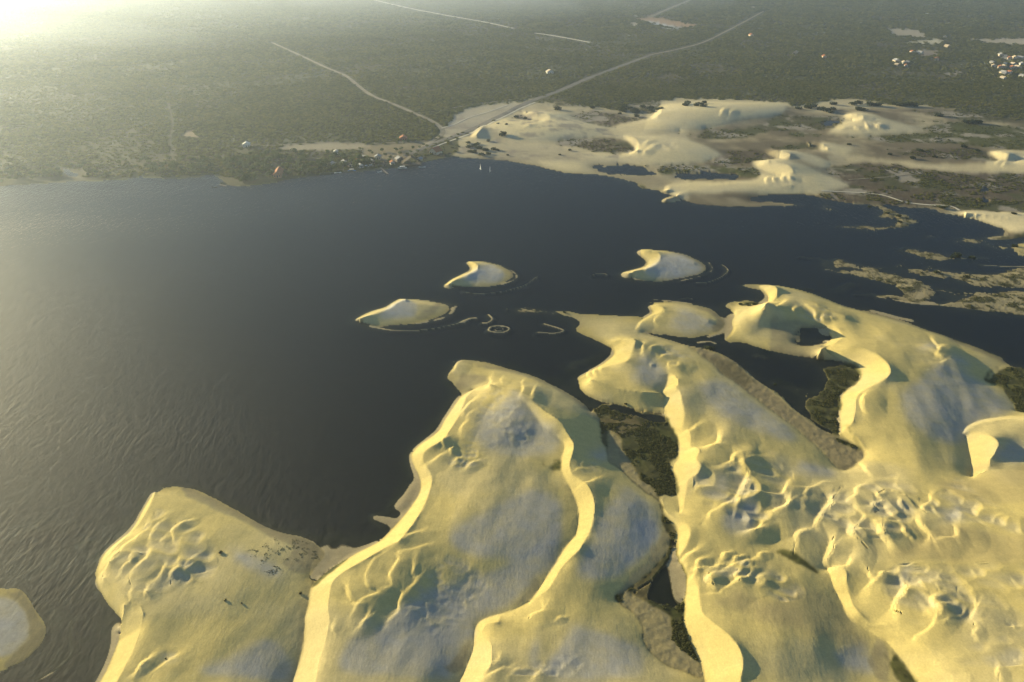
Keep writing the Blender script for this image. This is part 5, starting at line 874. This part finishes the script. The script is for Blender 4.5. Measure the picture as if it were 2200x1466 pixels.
for (u, v, lab) in [(948, 336, 'thatched beach shelter beside the orange kiosk, left'), (956, 340, 'thatched beach shelter standing at the water edge, middle'), (966, 335, 'thatched beach shelter right of the orange kiosk'), (913, 344, 'thatched beach shelter between pavilion and kiosk')]:
    e = root('beach_shelter', u, v, random.uniform(0, 1), lab, 'shelter'); V = [(0, 0, 3.6)]; F = []
    for i in range(10): V.append((2.6 * math.cos(.6283 * i), 2.6 * math.sin(.6283 * i), 2.3))
    V.append((0, 0, 2.6))
    me = bpy.data.meshes.new('roof'); me.from_pydata(V, [], [(0, 1 + i, 1 + (i + 1) % 10) for i in range(10)] + [(11, 1 + (i + 1) % 10, 1 + i) for i in range(10)]); me.materials.append(M_THATCH); o = bpy.data.objects.new('roof', me); COL.objects.link(o); o.parent = e
    V, F = [], []; tube(V, F, (0, 0, -.3), (0, 0, 2.9), .09, .08); part('pole', V, F, M_WOOD, e); V, F = [], []; box_v(V, F, -.8, .8, -.5, .5, .7, .78); part('table', V, F, M_WOOD, e)
# pier with planks
def pier(u, v, L_, rot, label):
    e = root('pier', u, v, rot, label, 'pier', z=0.0); pl_me = None
    n = int(L_ / .55)
    V, F = [], []; box_v(V, F, -.9, .9, 0, .47, .62, .70); me = mesh_np('plank', V, F, False); me.materials.append(M_WOOD)
    for i in range(n): o = bpy.data.objects.new('plank', me); COL.objects.link(o); o.parent = e; o.location = (0, i * .55, 0)
    V, F = [], []; box_v(V, F, -.75, -.6, 0, L_, .45, .615); box_v(V, F, .6, .75, 0, L_, .45, .615); part('beam', V, F, M_WOOD, e)
    V, F = [], []; tube(V, F, (0, 0, -2.2), (0, 0, .95), .12, .11); me = mesh_np('pile', V, F); me.materials.append(M_WOOD)
    for i in range(5):
        for sx in (-.98, .98): o = bpy.data.objects.new('pile', me); COL.objects.link(o); o.parent = e; o.location = (sx, .3 + i * (L_ - .6) / 4, 0)
pier(833, 375, 24, math.radians(25), 'grey plank pier reaching out from the hut shore')
pier(486, 401, 9, math.radians(60), 'short pale landing stage at the inlet corner')
def boat(u, v, L_, rot, label, canopy=False, hm=M_HULL, sail=None):
    e = root('boat', u, v, rot, label, 'boat', z=0.02); n = 9; V = []; F = []
    for i in range(n):
        t = i / (n - 1); x = (t - .5) * L_; w = L_ * .15 * math.sin(math.pi * min(1, .35 + .65 * (1 - abs(2 * t - .85) ** 2.2))) if 0 < i < n - 1 else (.02 if i else L_ * .08); w = max(w, .02); rise = .25 * (2 * t - 1) ** 2
        V += [(x, -w, .55 + rise), (x, -w * .65, -.2), (x, w * .65, -.2), (x, w, .55 + rise), (x, w * .85, .5 + rise), (x, w * .55, .1), (x, -w * .55, .1), (x, -w * .85, .5 + rise)]
    for i in range(n - 1):
        for k in range(8): a = i * 8 + k; b = i * 8 + (k + 1) % 8; F.append((a, b, b + 8, a + 8))
    F += [(0, 7, 6, 1), (1, 6, 5, 2), (2, 5, 4, 3)]; part('hull', V, F, hm, e, True)
    for k in (-.2, .12): boxpart('bench', (k * L_ - .14, k * L_ + .14, -L_ * .11, L_ * .11, .38, .44), M_WOOD, e)
    if canopy:
        boxpart('canopy', (-L_ * .3, L_ * .28, -L_ * .14, L_ * .14, 2.0, 2.1), M_SAIL, e)
        for sx in (-.28, .26):
            for sy in (-.12, .12): boxpart('canopy_post', (sx * L_ - .04, sx * L_ + .04, sy * L_ - .04, sy * L_ + .04, .4, 2.0), M_WOOD, e)
    if sail:
        V, F = [], []; tube(V, F, (.3, 0, .2), (.3, 0, 5.4), .06, .035); part('mast', V, F, M_WOOD, e)
        g = 6; V = []; F = []
        for i in range(g):
            for j in range(g):
                a = i / (g - 1); b = j / (g - 1); V.append((.25 - b * (1 - a) * 2.7, .35 * math.sin(3.14 * b) * (1 - a), 1.0 + a * 4.3 + .25 * b))
        F = [(i * g + j, i * g + j + 1, (i + 1) * g + j + 1, (i + 1) * g + j) for i in range(g - 1) for j in range(g - 1)]
        sm = part('sail', V, F, sail, e, True); md = sm.modifiers.new('thickness', 'SOLIDIFY'); md.thickness = .03
        V, F = [], []; tube(V, F, (.3, 0, .95), (-2.5, .1, 1.1), .04, .03); part('boom', V, F, M_WOOD, e)
boat(726, 372, 7, .3, 'white open boat moored at the grove shore, leftmost'); boat(756, 368, 8, .15, 'blue boat with white canopy moored at the grove shore', True, M_BLUE)
boat(787, 360, 6, 1.2, 'white boat pulled up on the bank left of the pier', True); boat(797, 359, 6, .5, 'white boat on the bank nearest left of the pier', True)
boat(816, 370, 6, .9, 'white boat moored along the left side of the pier'); boat(865, 362, 9, .2, 'roofed white boat moored below the dark pavilion', True); boat(907, 360, 7, .1, 'low pale boat moored right of the pavilion')
boat(1032, 364, 3.8, 1.9, 'small sailing boat with white sail on open water, left one', sail=M_SAIL); boat(1053, 369, 4.4, 1.4, 'small sailing boat with a pale sail on open water, right one', sail=M_SAIL); boat(461, 403, 5, .05, 'dark rowing boat lying across the inlet mouth', hm=M_DARK)
print('done', time.time() - T0)
